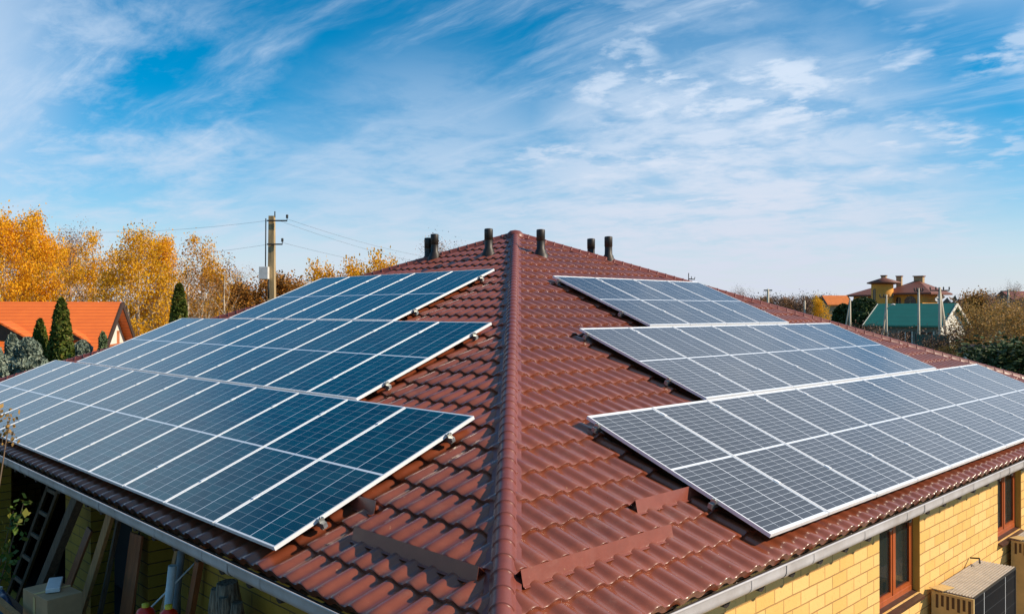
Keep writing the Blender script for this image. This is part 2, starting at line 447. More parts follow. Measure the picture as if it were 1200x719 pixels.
def vent(P_):
    mb = MB()
    prof = [(.17, -.10), (.150, .02), (.115, .055), (.108, .10), (.084, .13), (.080, .28), (.080, .295), (.086, .300), (.087, .495), (.080, .512), (.04, .52), (.001, .52)]
    mb.lathe(P_, prof, 20)
    for k in range(0):
        a = k*math.pi/5; mb.box(Vector(P_)+Vector(((.095*math.cos(a)), .095*math.sin(a), .42)), (.012, .012, .13), Matrix.Rotation(a, 3, 'Z'))
    mb.build('vent_pipe', m_vent, roof)
for F, a, s in ((0, 10.416, 8.62), (0, 8.699, 8.60), (1, 8.601, 8.53), (1, 10.672, 8.50)):
    x, y, z = face_xyz(F, a, s, .03); vent((x, y, z))
vent((18.48-8.5*CS, 8.27, EZ+8.5*SN)); vent((7.96, 18.48-8.5*CS, EZ+8.5*SN))
mb = MB(); p = Vector((11.855, 6.625, 5.66))     # small spiked bracket on the far hip
mb.tube([p-Vector((0, 0, .08)), p+Vector((0, 0, .17))], .010, 5)
q = RT
mb.tube([p+Vector((0, 0, .045)), p+q*.13+Vector((0, 0, .035))], .012, 5); mb.tube([p+q*.06+Vector((0, 0, .04)), p+q*.06+Vector((0, 0, .10))], .008, 5)
mb.tube([p+q*.12+Vector((0, 0, .035)), p+q*.135+Vector((0, 0, .085))], .008, 5)
mb.build('lightning_bracket', m_iron, roof)

# snow guards: bent strips standing on the tiles
def guard(F, a0, a1, s):
    mb = MB(); th = .003
    prof = [(s-.010, .035), (s+.012, .036), (s+.075, .128), (s+.120, .040)]
    P0 = [Vector(face_xyz(F, a0, ss, h)) for ss, h in prof]; P1 = [Vector(face_xyz(F, a1, ss, h)) for ss, h in prof]
    nrm = Vector(face_xyz(F, 0, 0, 1))-Vector(face_xyz(F, 0, 0, 0))
    for i in range(3):
        a, b_, c, d_ = P0[i], P1[i], P1[i+1], P0[i+1]
        off = -nrm*th
        mb.add([a, b_, c, d_, a+off, b_+off, c+off, d_+off], [(0, 1, 2, 3), (7, 6, 5, 4), (0, 4, 5, 1), (1, 5, 6, 2), (2, 6, 7, 3), (3, 7, 4, 0)])
    mb.build('snow_guard', m_guard, roof)
guard(1, .69, 2.45, .565); guard(1, 2.43, 3.55, .945); guard(0, .79, 2.31, .575); guard(0, 2.46, 3.6, .925)

# gutters and eave timbers
def gutter(F):
    L = 2*D
    def P(a, o, z): return (o, a, z) if F == 0 else (a, o, z)
    mb = MB(); r = .066; cx, cz, hw_ = -.100, EZ-.006, .060
    def arc(rr, a0, a1, n_): return [(cx+rr*math.cos(math.pi*(a0+(a1-a0)*i/n_)), cz+rr*math.sin(math.pi*(a0+(a1-a0)*i/n_))) for i in range(n_+1)]
    prof = [(cx-r-.011, cz+hw_-.006), (cx-r-.013, cz+hw_+.004), (cx-r-.006, cz+hw_+.010), (cx-r, cz+hw_)]
    nlip = len(prof); prof = prof+arc(r, 1, 2, 12); nout = len(prof)-1
    prof = prof+arc(r-.004, 2, 1, 12)+[(cx-r+.004, cz+hw_)]
    segs = [-.18, 3.1, 6.15, 9.2, 12.2, 15.2, L+.18]
    for i in range(len(segs)-1):
        a0, a1 = segs[i], segs[i+1]; n = len(prof)
        vs = [P(a0, x, z) for x, z in prof]+[P(a1, x, z) for x, z in prof]
        mb.add(vs, [(j, j+1, n+j+1, n+j) for j in range(nout)], 0, True); mb.add(vs, [(j, j+1, n+j+1, n+j) for j in range(nout, n-1)], 1, True)
    g_ = mb.build('gutter', [m_gut, m_debris_shade], house)
    for a in segs[1:-1]:
        jb = MB(); rr = r+.006
        pts = [(cx-rr, cz+hw_)]+arc(rr, 1, 1.97, 10)
        vs = [P(a-.03, x, z) for x, z in pts]+[P(a+.03, x, z) for x, z in pts]; n = len(pts)
        jb.add(vs, [(j, j+1, n+j+1, n+j) for j in range(n-1)], 0, True); jb.build('joint_sleeve', m_gut, g_)
    a = .45
    while a < L:
        bb_ = MB(); rr = r+.004
        pts = [(cx-rr, cz+hw_-.006)]+arc(rr, 1, 2, 10)
        vs = [P(a-.012, x, z) for x, z in pts]+[P(a+.012, x, z) for x, z in pts]; n = len(pts)
        bb_.add(vs, [(j, j+1, n+j+1, n+j) for j in range(n-1)], 0, True)
        bb_.build('bracket', m_gut, g_); a += 1.04
    # round rafter ends under the tiles
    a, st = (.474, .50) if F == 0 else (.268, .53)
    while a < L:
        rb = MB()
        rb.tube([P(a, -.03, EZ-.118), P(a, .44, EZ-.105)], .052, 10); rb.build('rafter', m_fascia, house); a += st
    return g_
gutter(0); gutter(1)
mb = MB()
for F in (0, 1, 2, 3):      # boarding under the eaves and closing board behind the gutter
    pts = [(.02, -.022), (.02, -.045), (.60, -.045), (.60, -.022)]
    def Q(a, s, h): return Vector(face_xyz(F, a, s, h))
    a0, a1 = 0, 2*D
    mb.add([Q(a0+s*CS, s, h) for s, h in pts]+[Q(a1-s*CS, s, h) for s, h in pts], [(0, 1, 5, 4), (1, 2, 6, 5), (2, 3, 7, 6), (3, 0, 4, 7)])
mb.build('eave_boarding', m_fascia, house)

def wallbox(openings, axis, name, mat, z0=.0, z1=2.98, zs=None):
    """wall in the plane .45 with rectangular openings (a0,a1,z0,z1); returns its object"""
    mb = MB(); pos = .45; end = 2*D-.45; th = .30
    def B(a0, a1, zz0, zz1):
        if axis == 'x': mb.bb((a0, pos, zz0), (a1, pos+th, zz1))
        else: mb.bb((pos, a0, zz0), (pos+th, a1, zz1))
    cur = pos if axis == 'x' else pos+th
    for (a0, a1, b0, b1) in sorted(openings):
        B(cur, a0, z0, z1)
        if b0 > z0: B(a0, a1, z0, b0)
        if b1 < z1: B(a0, a1, b1, z1)
        cur = a1
    B(cur, end, z0, z1)
    return mb.build(name, mat, house)
WINS = [(6.46, 7.705, 1.50, 2.80), (10.87, 12.10, 1.50, 2.80), (14.6, 15.9, 1.50, 2.80)]
OPL = [(6.85, 8.30, .1, 2.72), (5.45, 6.35, 1.0, 2.74), (9.35, 13.4, .1, 2.62)]
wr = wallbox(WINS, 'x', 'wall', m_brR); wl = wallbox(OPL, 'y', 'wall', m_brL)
wl['label'] = 'shaded yellow block wall under the left eave'
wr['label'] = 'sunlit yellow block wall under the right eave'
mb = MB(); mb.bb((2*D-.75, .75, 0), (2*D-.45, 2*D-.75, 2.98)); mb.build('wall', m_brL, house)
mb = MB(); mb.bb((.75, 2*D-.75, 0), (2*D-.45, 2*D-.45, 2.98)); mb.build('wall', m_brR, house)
for (a0, a1, b0, b1) in WINS:
    rv = MB()    # rendered reveals, proud of the masonry by 3 mm inside the opening
    y0, y1 = .452, .60
    rv.bb((a0, y0, b0), (a0+.004, y1, b1)); rv.bb((a1-.004, y0, b0), (a1, y1, b1)); rv.bb((a0+.004, y0, b1-.004), (a1-.004, y1, b1))
    fy0, fy1 = .53, .59; fr = MB(); A0, A1, B0, B1 = a0+.004, a1-.004, b0+.01, b1-.004
    wn_ = MB()
    fr.bb((A0, fy0, B0), (A1, fy1, B0+.075)); fr.bb((A0, fy0, B1-.07), (A1, fy1, B1))
    fr.bb((A0, fy0, B0+.075), (A0+.065, fy1, B1-.07)); fr.bb((A1-.065, fy0, B0+.075), (A1, fy1, B1-.07))
    mid = (A0+A1)/2; fr.bb((mid-.03, fy0-.004, B0+.075), (mid+.03, fy1, B1-.07))
    f_ = fr.build('window', m_frame, house, bevel=.006); f_['label'] = 'orange brown timber window with two casements'
    rv.build('reveal', m_reveal, f_)
    for (s0, s1) in ((A0+.065, mid-.03), (mid+.03, A1-.065)):
        sh = MB(); z0_, z1_ = B0+.075, B1-.07
        sh.bb((s0, fy0+.006, z0_), (s0+.045, fy1-.005, z1_)); sh.bb((s1-.045, fy0+.006, z0_), (s1, fy1-.005, z1_))
        sh.bb((s0+.045, fy0+.006, z0_), (s1-.045, fy1-.005, z0_+.05)); sh.bb((s0+.045, fy0+.006, z1_-.05), (s1-.045, fy1-.005, z1_))
        sh.build('sash', m_frame, f_)
        pn = MB(); pn.bb((s0+.045, .556, z0_+.05), (s1-.045, .562, z1_-.05)); pn.build('pane', m_glass, f_)
        cu = MB(); n = 14
        w0 = s0+.02+(s1-s0)*(.45 if s0 > mid else .05); w1 = w0+(s1-s0)*.45
        for i in range(n):
            xa, xb = w0+(w1-w0)*i/n, w0+(w1-w0)*(i+1)/n
            ya, yb = .66+.018*math.sin(i*1.9), .66+.018*math.sin((i+1)*1.9)
            cu.add([(xa, ya, b0), (xb, yb, b0), (xb, yb, b1), (xa, ya, b1), (xa, ya+.004, b0), (xb, yb+.004, b0), (xb, yb+.004, b1), (xa, ya+.004, b1)], [(0, 1, 2, 3), (7, 6, 5, 4)], 0, True)
        cu.build('curtain', m_curtain, f_)
    sl_ = MB(); y_out = .385
    sl_.add([(a0+.006, .53, b0+.02), (a1-.006, .53, b0+.02), (a1-.006, y_out, b0-.03), (a0+.006, y_out, b0-.03),
             (a0+.006, .53, b0+.004), (a1-.006, .53, b0+.004), (a1-.006, y_out, b0-.062), (a0+.006, y_out, b0-.062)],
            [(0, 1, 2, 3), (7, 6, 5, 4), (3, 2, 6, 7), (0, 3, 7, 4), (1, 5, 6, 2)])
    sl_.build('sill', m_sill, f_)
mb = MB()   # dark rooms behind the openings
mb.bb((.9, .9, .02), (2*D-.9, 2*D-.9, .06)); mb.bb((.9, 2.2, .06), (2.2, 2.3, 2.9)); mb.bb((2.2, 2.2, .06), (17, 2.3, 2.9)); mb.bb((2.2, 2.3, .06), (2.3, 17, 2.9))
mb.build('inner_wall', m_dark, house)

# ------------------------------------------------------------------ solar panels
PW, PITCH = 1.104, 1.122
ORD = ['first', 'second', 'third', 'fourth', 'fifth', 'sixth', 'seventh', 'eighth', 'ninth', 'tenth', 'eleventh', 'twelfth']
def panel_mesh(H, mat, root):
    hw, hh = PW/2, H/2; t_ = .016; dz_ = .035
    fr = MB()
    fr.bb((-hw, -hh, -dz_), (hw, -hh+t_, 0)); fr.bb((-hw, hh-t_, -dz_), (hw, hh, 0))
    fr.bb((-hw, -hh+t_, -dz_), (-hw+t_, hh-t_, 0)); fr.bb((hw-t_, -hh+t_, -dz_), (hw, hh-t_, 0))
    f = fr.build('frame', m_alu, root, off=Vector((0, 0, 0)))
    gl = MB(); gl.bb((-hw+t_, -hh+t_, -.010), (hw-t_, hh-t_, -.004)); g_ = gl.build('glass', mat, root, off=Vector((0, 0, 0)))
    bk = MB(); bk.bb((-.12, hh*.04-.05, -.034), (.12, hh*.04+.05, -.0102)); b_ = bk.build('junction_box', m_iron, root, off=Vector((0, 0, 0)))
    return (f, g_, b_)
HP = .16
def face_matrix(F, a, s, h):
    if F == 0: X, Y, Z = Vector((0, -1, 0)), Vector((CS, 0, SN)), Vector((-SN, 0, CS))
    else: X, Y, Z = Vector((1, 0, 0)), Vector((0, CS, SN)), Vector((0, -SN, CS))
    x, y, z = s*CS-h*SN, a, EZ+s*SN+h*CS
    p = Vector((x, y, z)) if F == 0 else Vector((y, x, z))
    m_ = Matrix((X, Y, Z)).transposed().to_4x4(); m_.translation = p
    return m_
HL, HR = 2.345, 2.22
rows = [(0, 2.734, .139, 12, 'lowest'), (0, 4.855, 2.525, 9, 'middle'), (0, 7.156, 4.910, 5, 'top'),
        (1, 3.288, .159, 11, 'lowest'), (1, 5.578, 2.415, 7, 'middle'), (1, 7.322, 4.705, 4, 'top')]
proto = {}
CLAMP_S = {0: ((.19, .84)), 1: ((.26, .92))}
for (F, a0, s0, n, rn) in rows:
    H = HL if F == 0 else HR; side = 'left' if F == 0 else 'right'
    tone = 'glossy blue' if F == 0 else 'greyish'
    for k in range(n):
        root = bpy.data.objects.new('solar_panel', None); col.objects.link(root); root.empty_display_size = .2
        jit = random.uniform(-.002, .002)
        root.matrix_world = face_matrix(F, a0+PW/2+PITCH*k+(PITCH-PW)*0, s0+H/2+jit, HP)
        tag(root, f'{tone} solar panel, {ORD[k]} from the hip ridge, {rn} row of the {side} roof slope', 'solar panel', f'solar panels on the {side} roof slope')
        if F not in proto: proto[F] = panel_mesh(H, m_cellL if F == 0 else m_cellR, root)
        else:
            for o in proto[F]:
                c_ = o.copy(); col.objects.link(c_); c_.parent = root
    # two mounting rails under each row, with end and middle clamps
    for ri, fr_ in enumerate(CLAMP_S[F]):
        s = s0+H*fr_
        rt_ = bpy.data.objects.new('mounting_rail', None); col.objects.link(rt_)
        rt_.matrix_world = face_matrix(F, a0, s, HP-.035)
        sg = -1 if F == 0 else 1
        rl = MB(); Lr = PITCH*n+.06
        xa, xb = -.075*sg, Lr*sg
        rl.bb((min(xa, xb), -.020, -.045), (max(xa, xb), .020, -.001)); rl.build('rail', m_rail, rt_, off=Vector((0, 0, 0)))
        tag(rt_, f'{"lower" if ri == 0 else "upper"} aluminium mounting rail under the {rn} panel row, {side} roof slope', 'mounting rail', 'mounting rails under the solar panels')
        for e, sd in ((-.026, -1), (PITCH*n-.018+.026, 1)):
            cb = MB(); ee = e*sg; cb.bb((ee-.014, -.026, -.002), (ee+.014, .026, .036)); cb.bb((ee-.020, -.022, -.062), (ee+.020, .022, -.0455))
            cb.tube([(ee, 0, .036), (ee, 0, .044)], .009, 8)
            cb.build('end_clamp', m_clamp, rt_, off=Vector((0, 0, 0)))
        for k in range(1, n):
            x = (PITCH*k-(PITCH-PW)/2)*sg
            if 'mc' not in proto:
                mc = MB(); mc.bb((-.022, -.032, .0355), (.022, .032, .041))
                proto['mc'] = c_ = mc.build('middle_clamp', m_alu, rt_, off=Vector((0, 0, 0)))
            else: c_ = proto['mc'].copy(); col.objects.link(c_); c_.parent = rt_
            c_.location = (x, 0, 0)
        x = .35
        while x < Lr:
            if 'hk' not in proto:
                hk = MB(); hk.bb((-.016, -.012, -.125), (.016, .012, -.046))
                proto['hk'] = c_ = hk.build('roof_hook', m_clamp, rt_, off=Vector((0, 0, 0)))
            else: c_ = proto['hk'].copy(); col.objects.link(c_); c_.parent = rt_
            c_.location = (x*sg, 0, 0); x += 1.1

# ------------------------------------------------------------------ things leaning under the left eave
def leaner(name, p0, p1, w_, h_, mat, label, cat, group=None, up=(1, 0, 0)):
    p0, p1 = Vector(p0), Vector(p1)
    root = None
    mb = MB(); mb.beam(p0, p1, w_, h_, up=up)
    o = mb.build(name, mat, None, off=p0, bevel=.004); tag(o, label, cat, group); return o
leaner('timber_plank', (-.22, 7.75, .0), (.10, 6.42, 2.86), .14, .045, m_plank, 'tan timber plank leaning up to the gutter, nearest the cardboard box', 'plank', 'timber leaning on the house wall')
leaner('timber_post', (-.35, 9.3, .0), (.02, 7.30, 2.86), .15, .10, m_plank2, 'dark rough timber post leaning to the gutter behind the tan plank', 'post', 'timber leaning on the house wall')
leaner('wide_board', (.00, 6.35, .0), (.36, 6.45, 2.45), .34, .030, m_plank3, 'wide red brown board standing in the dark doorway', 'board', 'timber leaning on the house wall')
leaner('thin_board', (.02, 5.9, .0), (.40, 5.30, 2.72), .075, .022, m_plank, 'thin tan board leaning beside the narrow strip of shaded wall', 'board', 'timber leaning on the house wall')
leaner('dark_batten', (.05, 5.75, .0), (.40, 5.22, 2.75), .06, .04, m_plank2, 'dark batten between the thin tan board and the pipes', 'batten', 'timber leaning on the house wall')
leaner('orange_post', (.16, 5.32, .0), (.40, 4.78, 2.72), .095, .06, m_plank3, 'orange brown square post leaning right of the white pipe', 'post', 'timber leaning on the house wall')
leaner('rough_board', (-.30, 8.75, .0), (.30, 8.30, 2.75), .20, .03, m_plank2, 'dark wide board leaning beside the rough timber post', 'board', 'timber leaning on the house wall')
leaner('short_board', (-.45, 8.1, .0), (.25, 7.7, 2.30), .16, .03, m_plank3, 'short red brown board behind the workbench end', 'board', 'timber leaning on the house wall')
leaner('thin_pole', (-.15, 7.0, .0), (.30, 6.75, 2.75), .05, .05, m_plank2, 'dark square pole standing beside the wide red brown board', 'pole', 'timber leaning on the house wall')
leaner('crooked_lath', (.30, 6.62, .0), (.42, 6.50, 2.72), .025, .02, m_plank2, 'crooked thin lath standing against the shaded wall strip', 'lath', 'timber leaning on the house wall')
mb = MB(); mb.tube([(.05, 5.30, 0), (.20, 5.06, 2.42)], .042, 14); tag(mb.build('plastic_pipe', m_white), 'white plastic pipe standing among the boards under the left eave', 'pipe', 'pipes on the house wall')
mb = MB(); mb.tube([(.22, 5.52, 0), (.34, 5.12, 2.74)], .038, 14); tag(mb.build('plastic_pipe', m_grey), 'grey pipe standing behind the shorter white pipe', 'pipe', 'pipes on the house wall')
mb = MB(); mb.tube([(-.16, 5.42, 1.70), (-.02, 5.25, 1.92), (.38, 4.93, 2.44)], .009, 8); tag(mb.build('white_rod', m_white), 'thin white rod slanting from the red canister up to the shaded wall', 'rod')
# weathered slab of trunk
mb = MB()
for (dx_, dy_, r_, z1) in ((0, 0, .12, 2.54), (.02, .17, .085, 2.42), (-.01, -.18, .075, 2.40), (-.07, .07, .06, 2.48), (-.07, -.08, .06, 2.44)):
    pts, rs = [], []
    for i in range(14):
        z = z1*i/13; pts.append((.20+dx_+.012*math.sin(i*1.3+dy_*9), 3.87+dy_+.02*math.sin(i*.9+dx_*30)-.04*(i/13), z)); rs.append(r_*(1.0+.10*math.sin(i*2.1+dy_*20))*(1 if i < 13 else .72))
    mb.tube(pts, rs, 11)
tag(mb.build('tree_stump', m_bark), 'weathered grey split trunk standing against the shaded wall near the corner', 'stump')
# shelf with canisters
sh = thing('wooden_shelf', (.10, 4.85, 0), 'rough wooden shelf holding the red canisters beside the pipes', 'shelf')
for z in (.7, 1.35, 1.83):
    mb = MB(); mb.bb((-.30, 4.20, z), (.02, 5.30, z+.03)); mb.build('shelf_board', m_plank2, sh)
for y in (4.25, 5.25):
    for x in (-.28, .0):
        mb = MB(); mb.bb((x-.02, y-.02, 0), (x+.02, y+.02, 1.83)); mb.build('leg', m_plank2, sh)
def canister(x, y, z, label, h=.26):
    th = thing('canister', (x, y, z), label, 'canister', 'red canisters on the shelf')
    mb = MB(); mb.lathe((x, y, z), [(.001, 0), (.085, 0), (.09, .01), (.09, h*.75), (.075, h*.9), (.03, h), (.001, h)], 18); mb.build('body', m_red, th)
    mb = MB(); mb.lathe((x, y, z), [(.035, h-.004), (.035, h+.03), (.001, h+.035)], 12); mb.build('cap', m_yel, th)
    mb = MB(); mb.lathe((x, y, z), [(.092, h*.35), (.092, h*.62)], 18); mb.build('label_band', m_yel, th)
canister(-.12, 4.93, 1.862, 'red canister with a yellow cap left of the white rod', .25)
canister(-.10, 4.42, 1.862, 'red canister without yellow top showing, right of the white rod', .36)
# workbench, box and clutter further along
wb = thing('workbench', (-.75, 8.4, 0), 'dark cluttered wooden workbench under the far end of the left eave', 'workbench')
mb = MB()
for i in range(4): mb.bb((-1.15+i*.20, 7.1, 1.30), (-.96+i*.20, 9.6, 1.34))
mb.build('table_top', m_plank2, wb)
for x in (-1.1, -.42):
    for y in (7.2, 9.5):
        mb = MB(); mb.bb((x-.045, y-.045, 0), (x+.045, y+.045, 1.30)); mb.build('leg', m_plank2, wb)
mb = MB(); mb.beam((-1.1, 7.2, .4), (-1.1, 9.5, .4), .04, .09); mb.beam((-.42, 7.2, .4), (-.42, 9.5, .4), .04, .09); mb.build('stretcher', m_plank2, wb)
bx = thing('cardboard_box', (-.50, 6.55, 0), 'closed cardboard box on the crates below the tan plank', 'box')
rz = Matrix.Rotation(.12, 3, 'Z')
mb = MB(); mb.box((-.50, 6.55, 1.80), (.36, .62, .36), rz); mb.build('carton', m_card, bx, bevel=.006)
mb = MB(); mb.box((-.50, 6.55, 1.983), (.372, .05, .004), rz); mb.box((-.684, 6.53, 1.80), (.004, .05, .30), rz); mb.build('tape', m_cardy, bx)
for i, z in enumerate((.0, .54, 1.08)):
    cr = thing('wooden_crate', (-.5, 6.55, z), ['slatted wooden crate at the bottom of the stack under the carton', 'slatted wooden crate in the middle of the stack under the carton', 'slatted wooden crate directly beneath the cardboard box'][i], 'crate', 'crates stacked under the left eave')
    for k in range(4):
        mb = MB(); mb.bb((-.78, 6.15, z+.02+k*.13), (-.765, 6.95, z+.12+k*.13)); mb.bb((-.235, 6.15, z+.02+k*.13), (-.22, 6.95, z+.12+k*.13))
        mb.bb((-.765, 6.15, z+.02+k*.13), (-.235, 6.165, z+.12+k*.13)); mb.bb((-.765, 6.935, z+.02+k*.13), (-.235, 6.95, z+.12+k*.13)); mb.build('slat', m_plank2, cr)
    mb = MB()
    for x in (-.75, -.25):
        for y in (6.18, 6.92): mb.bb((x-.014, y-.014, z), (x+.014, y+.014, z+.535))
    mb.build('corner_post', m_plank2, cr)
mb = MB(); mb.box((-.46, 6.62, 2.012), (.14, .42, .05), Matrix.Rotation(-.35, 3, 'Z')); tag(mb.build('white_tray', m_white, None, off=Vector((0, 0, 0)), bevel=.008), 'white plastic tray lying on the cardboard box', 'tray')
def drape(x0, x1, y0, y1, z, amp, name, mat, label, cat):
    mb = MB(); n = 22; vs = []
    for lay in (0, 1):
        for i in range(n+1):
            for j in range(n+1):
                u_, v_ = i/n, j/n; e = min(u_, v_, 1-u_, 1-v_)*4
                h = (amp*(.4+mn.noise(Vector((u_*4+x0, v_*4+y0, 1.3)))) if lay == 0 else 0)*min(1, e)
                vs.append((x0+(x1-x0)*u_, y0+(y1-y0)*v_, z+max(0.0, h)+.001*(1-lay)))
    nn = (n+1)**2
    fs = [(i*(n+1)+j, (i+1)*(n+1)+j, (i+1)*(n+1)+j+1, i*(n+1)+j+1) for i in range(n) for j in range(n)]
    fs += [tuple(k+nn for k in f[::-1]) for f in fs]
    mb.add(vs, fs, 0, True)
    return tag(mb.build(name, mat), label, cat)
drape(-1.1, -.45, 7.5, 9.0, 1.342, .38, 'tarpaulin', m_blue, 'crumpled dark blue tarpaulin heaped on the workbench', 'tarpaulin')
mb = MB(); mb.box((-.75, 8.1, 1.71), (.10, .36, .03), Matrix.Rotation(.3, 3, 'Z')); tag(mb.build('white_bag', m_white), 'small white package lying on the blue tarpaulin', 'package')
wf = thing('sawhorse', (-1.0, 6.9, 0), 'rough wooden sawhorse standing in front of the workbench', 'sawhorse')
mb = MB(); mb.beam((-.80, 6.35, 1.72), (-1.02, 7.75, 1.95), .07, .07); mb.build('crossbeam', m_plank, wf)
for (a, b_) in (((-.82, 6.45, 1.70), (-1.0, 6.35, 0)), ((-.82, 6.45, 1.70), (-.60, 6.35, 0)), ((-1.0, 7.6, 1.90), (-1.2, 7.7, 0)), ((-1.0, 7.6, 1.90), (-.78, 7.7, 0))):
    mb = MB(); mb.beam(a, b_, .06, .05); mb.build('leg', m_plank2, wf)
mb = MB(); mb.beam((-1.04, 6.38, .9), (-.62, 6.38, .9), .05, .04); mb.beam((-1.12, 7.65, .9), (-.84, 7.65, .9), .05, .04); mb.build('brace', m_plank, wf)
# ladder leaning in the far dark part
ld = thing('ladder', (-.2, 9.9, 0), 'dark wooden ladder leaning on the wall behind the workbench', 'ladder')
for dy_ in (0, .45):
    mb = MB(); mb.beam((-.35, 9.9+dy_, 0), (.38, 9.1+dy_, 2.8), .07, .035); mb.build('rail', m_plank2, ld)
for k in range(1, 9):
    f_ = k/9; mb = MB(); x = -.35+.73*f_; y = 9.9-.8*f_; mb.beam((x, y, 2.8*f_), (x, y+.45, 2.8*f_), .03, .05); mb.build('rung', m_plank2, ld)

# ------------------------------------------------------------------ panels in their packing by the right wall
def pack(x0, x1, y0, y1, z1, name, label, nlines, group):
    root = thing(name, ((x0+x1)/2, (y0+y1)/2, .1), label, 'panel stack', group)
    zb = .24
    mb = MB()
    for k in range(3):
        yy = y0+.03+(y1-y0-.12)*k/2; mb.bb((x0, yy, .10), (x1, yy+.06, .185))
    for k in range(7):
        xx = x0+(x1-x0-.10)*k/6; mb.bb((xx, y0, .185), (xx+.10, y1, .21))
    mb.build('pallet', m_plank, root)
    n = nlines; d_ = (y1-y0-.02)/n; xi = x0+.03
    fm = MB(); 
    for k in range(n):
        ya = y0+.02+k*d_; yb = ya+d_-.006
        fm.bb((xi, ya, .21), (x1, yb, z1-.005)); fm.bb((xi, ya+.006, z1-.005), (x1, ya+.016, z1+.002))
    fm.build('panel_edges', m_alu_st, root)
    gl = MB(); gl.bb((xi+.02, y0+.012, .24), (x1-.02, y0+.0185, z1-.03)); gl.build('glass', m_black, root)
    fr = MB(); fr.bb((xi, y0+.006, .21), (xi+.02, y0+.0195, z1-.004)); fr.bb((x1-.02, y0+.006, .21), (x1, y0+.0195, z1-.004))
    fr.bb((xi+.02, y0+.006, z1-.03), (x1-.02, y0+.0195, z1-.004)); fr.bb((xi+.02, y0+.006, .21), (x1-.02, y0+.0195, .24)); fr.build('frame', m_black_fr, root)
    ec = MB(); ec.bb((x0-.004, y0, .21), (x0+.026, y1, z1-.02)); ec.box((x0+.10, y1-.09, z1+.012), (.30, .17, .008), Matrix.Rotation(-.15, 3, 'Z')@Matrix.Rotation(.05, 3, 'Y')); ec.build('cardboard_end', m_cardy, root)
    so = MB(); ns = 7
    for k in range(ns):
        yy = y0+.03+(y1-y0-.05)*k/ns; so.bb((x0-.0065, yy, z1-.22+.03*(k % 2)), (x0-.0045, yy+.032, z1-.05))
    so.build('slot', m_slot, root)
    return root
m_alu_st = M('stacked_panel_edges', (.50, .43, .36), .6, 0, .2, 9)
m_black, nt, b = newmat('black_solar_glass'); t = NT(nt); x, y, z = t.sep(t.pos())[:3]
g1 = t.math('LESS_THAN', t.math('ABSOLUTE', t.math('SUBTRACT', t.math('FRACT', t.math('DIVIDE', t.math('ADD', x, -7.93), .885)), .5)), .0075)
g2 = t.math('LESS_THAN', t.math('ABSOLUTE', t.math('SUBTRACT', t.math('FRACT', t.math('DIVIDE', z, .185)), .5)), .012)
c = t.mix(t.math('MULTIPLY', g2, .12), (.004, .005, .008, 1), (.5, .55, .6, 1)); c = t.mix(t.math('MULTIPLY', g1, .8), c, (.7, .72, .75, 1))
t.l.new(c, b.inputs['Base Color']); b.inputs['Roughness'].default_value = .30; b.inputs['Specular IOR Level'].default_value = .02
m_black_fr = M('black_anodised', (.02, .02, .022), .4)
GRP = 'packed panels standing by the yellow wall'
pack(7.93, 9.72, -.10, .39, 1.50, 'panel_pack', 'stack of black solar panels in cardboard ends below the yellow wall', 13, GRP)
pack(11.28, 13.0, -.10, .38, 1.50, 'panel_pack', 'further stack of packed solar panels at the right picture edge', 13, GRP)
mb = MB(); mb.tube([(9.55, .43, 1.55), (9.50, .30, 1.58), (9.38, .26, 1.55)], .012, 6); tag(mb.build('strap_end', m_iron), 'dark strap end curling over the back of the panel stack', 'strap')

# ------------------------------------------------------------------ vegetation
def leaf_mat(name, cols, trans=.25):
    m, nt, b = newmat(name); t = NT(nt)
    r = t.n('ShaderNodeNewGeometry').outputs['Random Per Island']
    cr = t.n('ShaderNodeValToRGB'); t.l.new(r, cr.inputs[0]); e = cr.color_ramp.elements
    e[0].color = (*cols[0], 1); e[1].color = (*cols[-1], 1); e[1].position = 1
    for i, c in enumerate(cols[1:-1]):
        k = e.new((i+1)/(len(cols)-1)); k.color = (*c, 1)
    t.l.new(cr.outputs[0], b.inputs['Base Color']); b.inputs['Roughness'].default_value = .6
    b.inputs['Specular IOR Level'].default_value = .2
    tr = t.n('ShaderNodeBsdfTranslucent'); t.l.new(cr.outputs[0], tr.inputs['Color'])
    mx = t.n('ShaderNodeMixShader'); mx.inputs[0].default_value = trans
    t.l.new(b.outputs[0], mx.inputs[1]); t.l.new(tr.outputs[0], mx.inputs[2])
    t.l.new(mx.outputs[0], nt.nodes['Material Output'].inputs['Surface'])
    return m
l_gold = leaf_mat('golden_leaves', [(.84, .38, .010), (.92, .48, .02), (.86, .42, .012), (.92, .56, .03), (.62, .24, .01)], .40)
l_yel = leaf_mat('yellow_leaves', [(.80, .40, .015), (.90, .50, .02), (.74, .40, .02), (.50, .27, .02)], .40)
l_olive = leaf_mat('olive_leaves', [(.34, .19, .05), (.46, .26, .07), (.25, .15, .06), (.52, .30, .08)], .3)
l_rust = leaf_mat('rusty_leaves', [(.38, .15, .03), (.50, .22, .03), (.26, .12, .03), (.16, .10, .03)], .3)
l_thuja = leaf_mat('thuja_leaves', [(.075, .11, .015), (.12, .15, .022), (.045, .07, .014), (.20, .16, .03)], .1)
l_spruce = leaf_mat('blue_spruce_needles', [(.17, .21, .16), (.27, .32, .25), (.10, .13, .10), (.36, .38, .28)], .05)
l_juni = leaf_mat('juniper_needles', [(.14, .18, .09), (.20, .25, .12), (.09, .13, .06)], .05)
l_dark = leaf_mat('dark_evergreen_leaves', [(.025, .045, .015), (.045, .075, .020), (.075, .10, .03), (.015, .028, .010)], .05)
l_green = leaf_mat('green_leaves', [(.05, .10, .015), (.09, .14, .02), (.03, .06, .012), (.20, .19, .03)], .2)
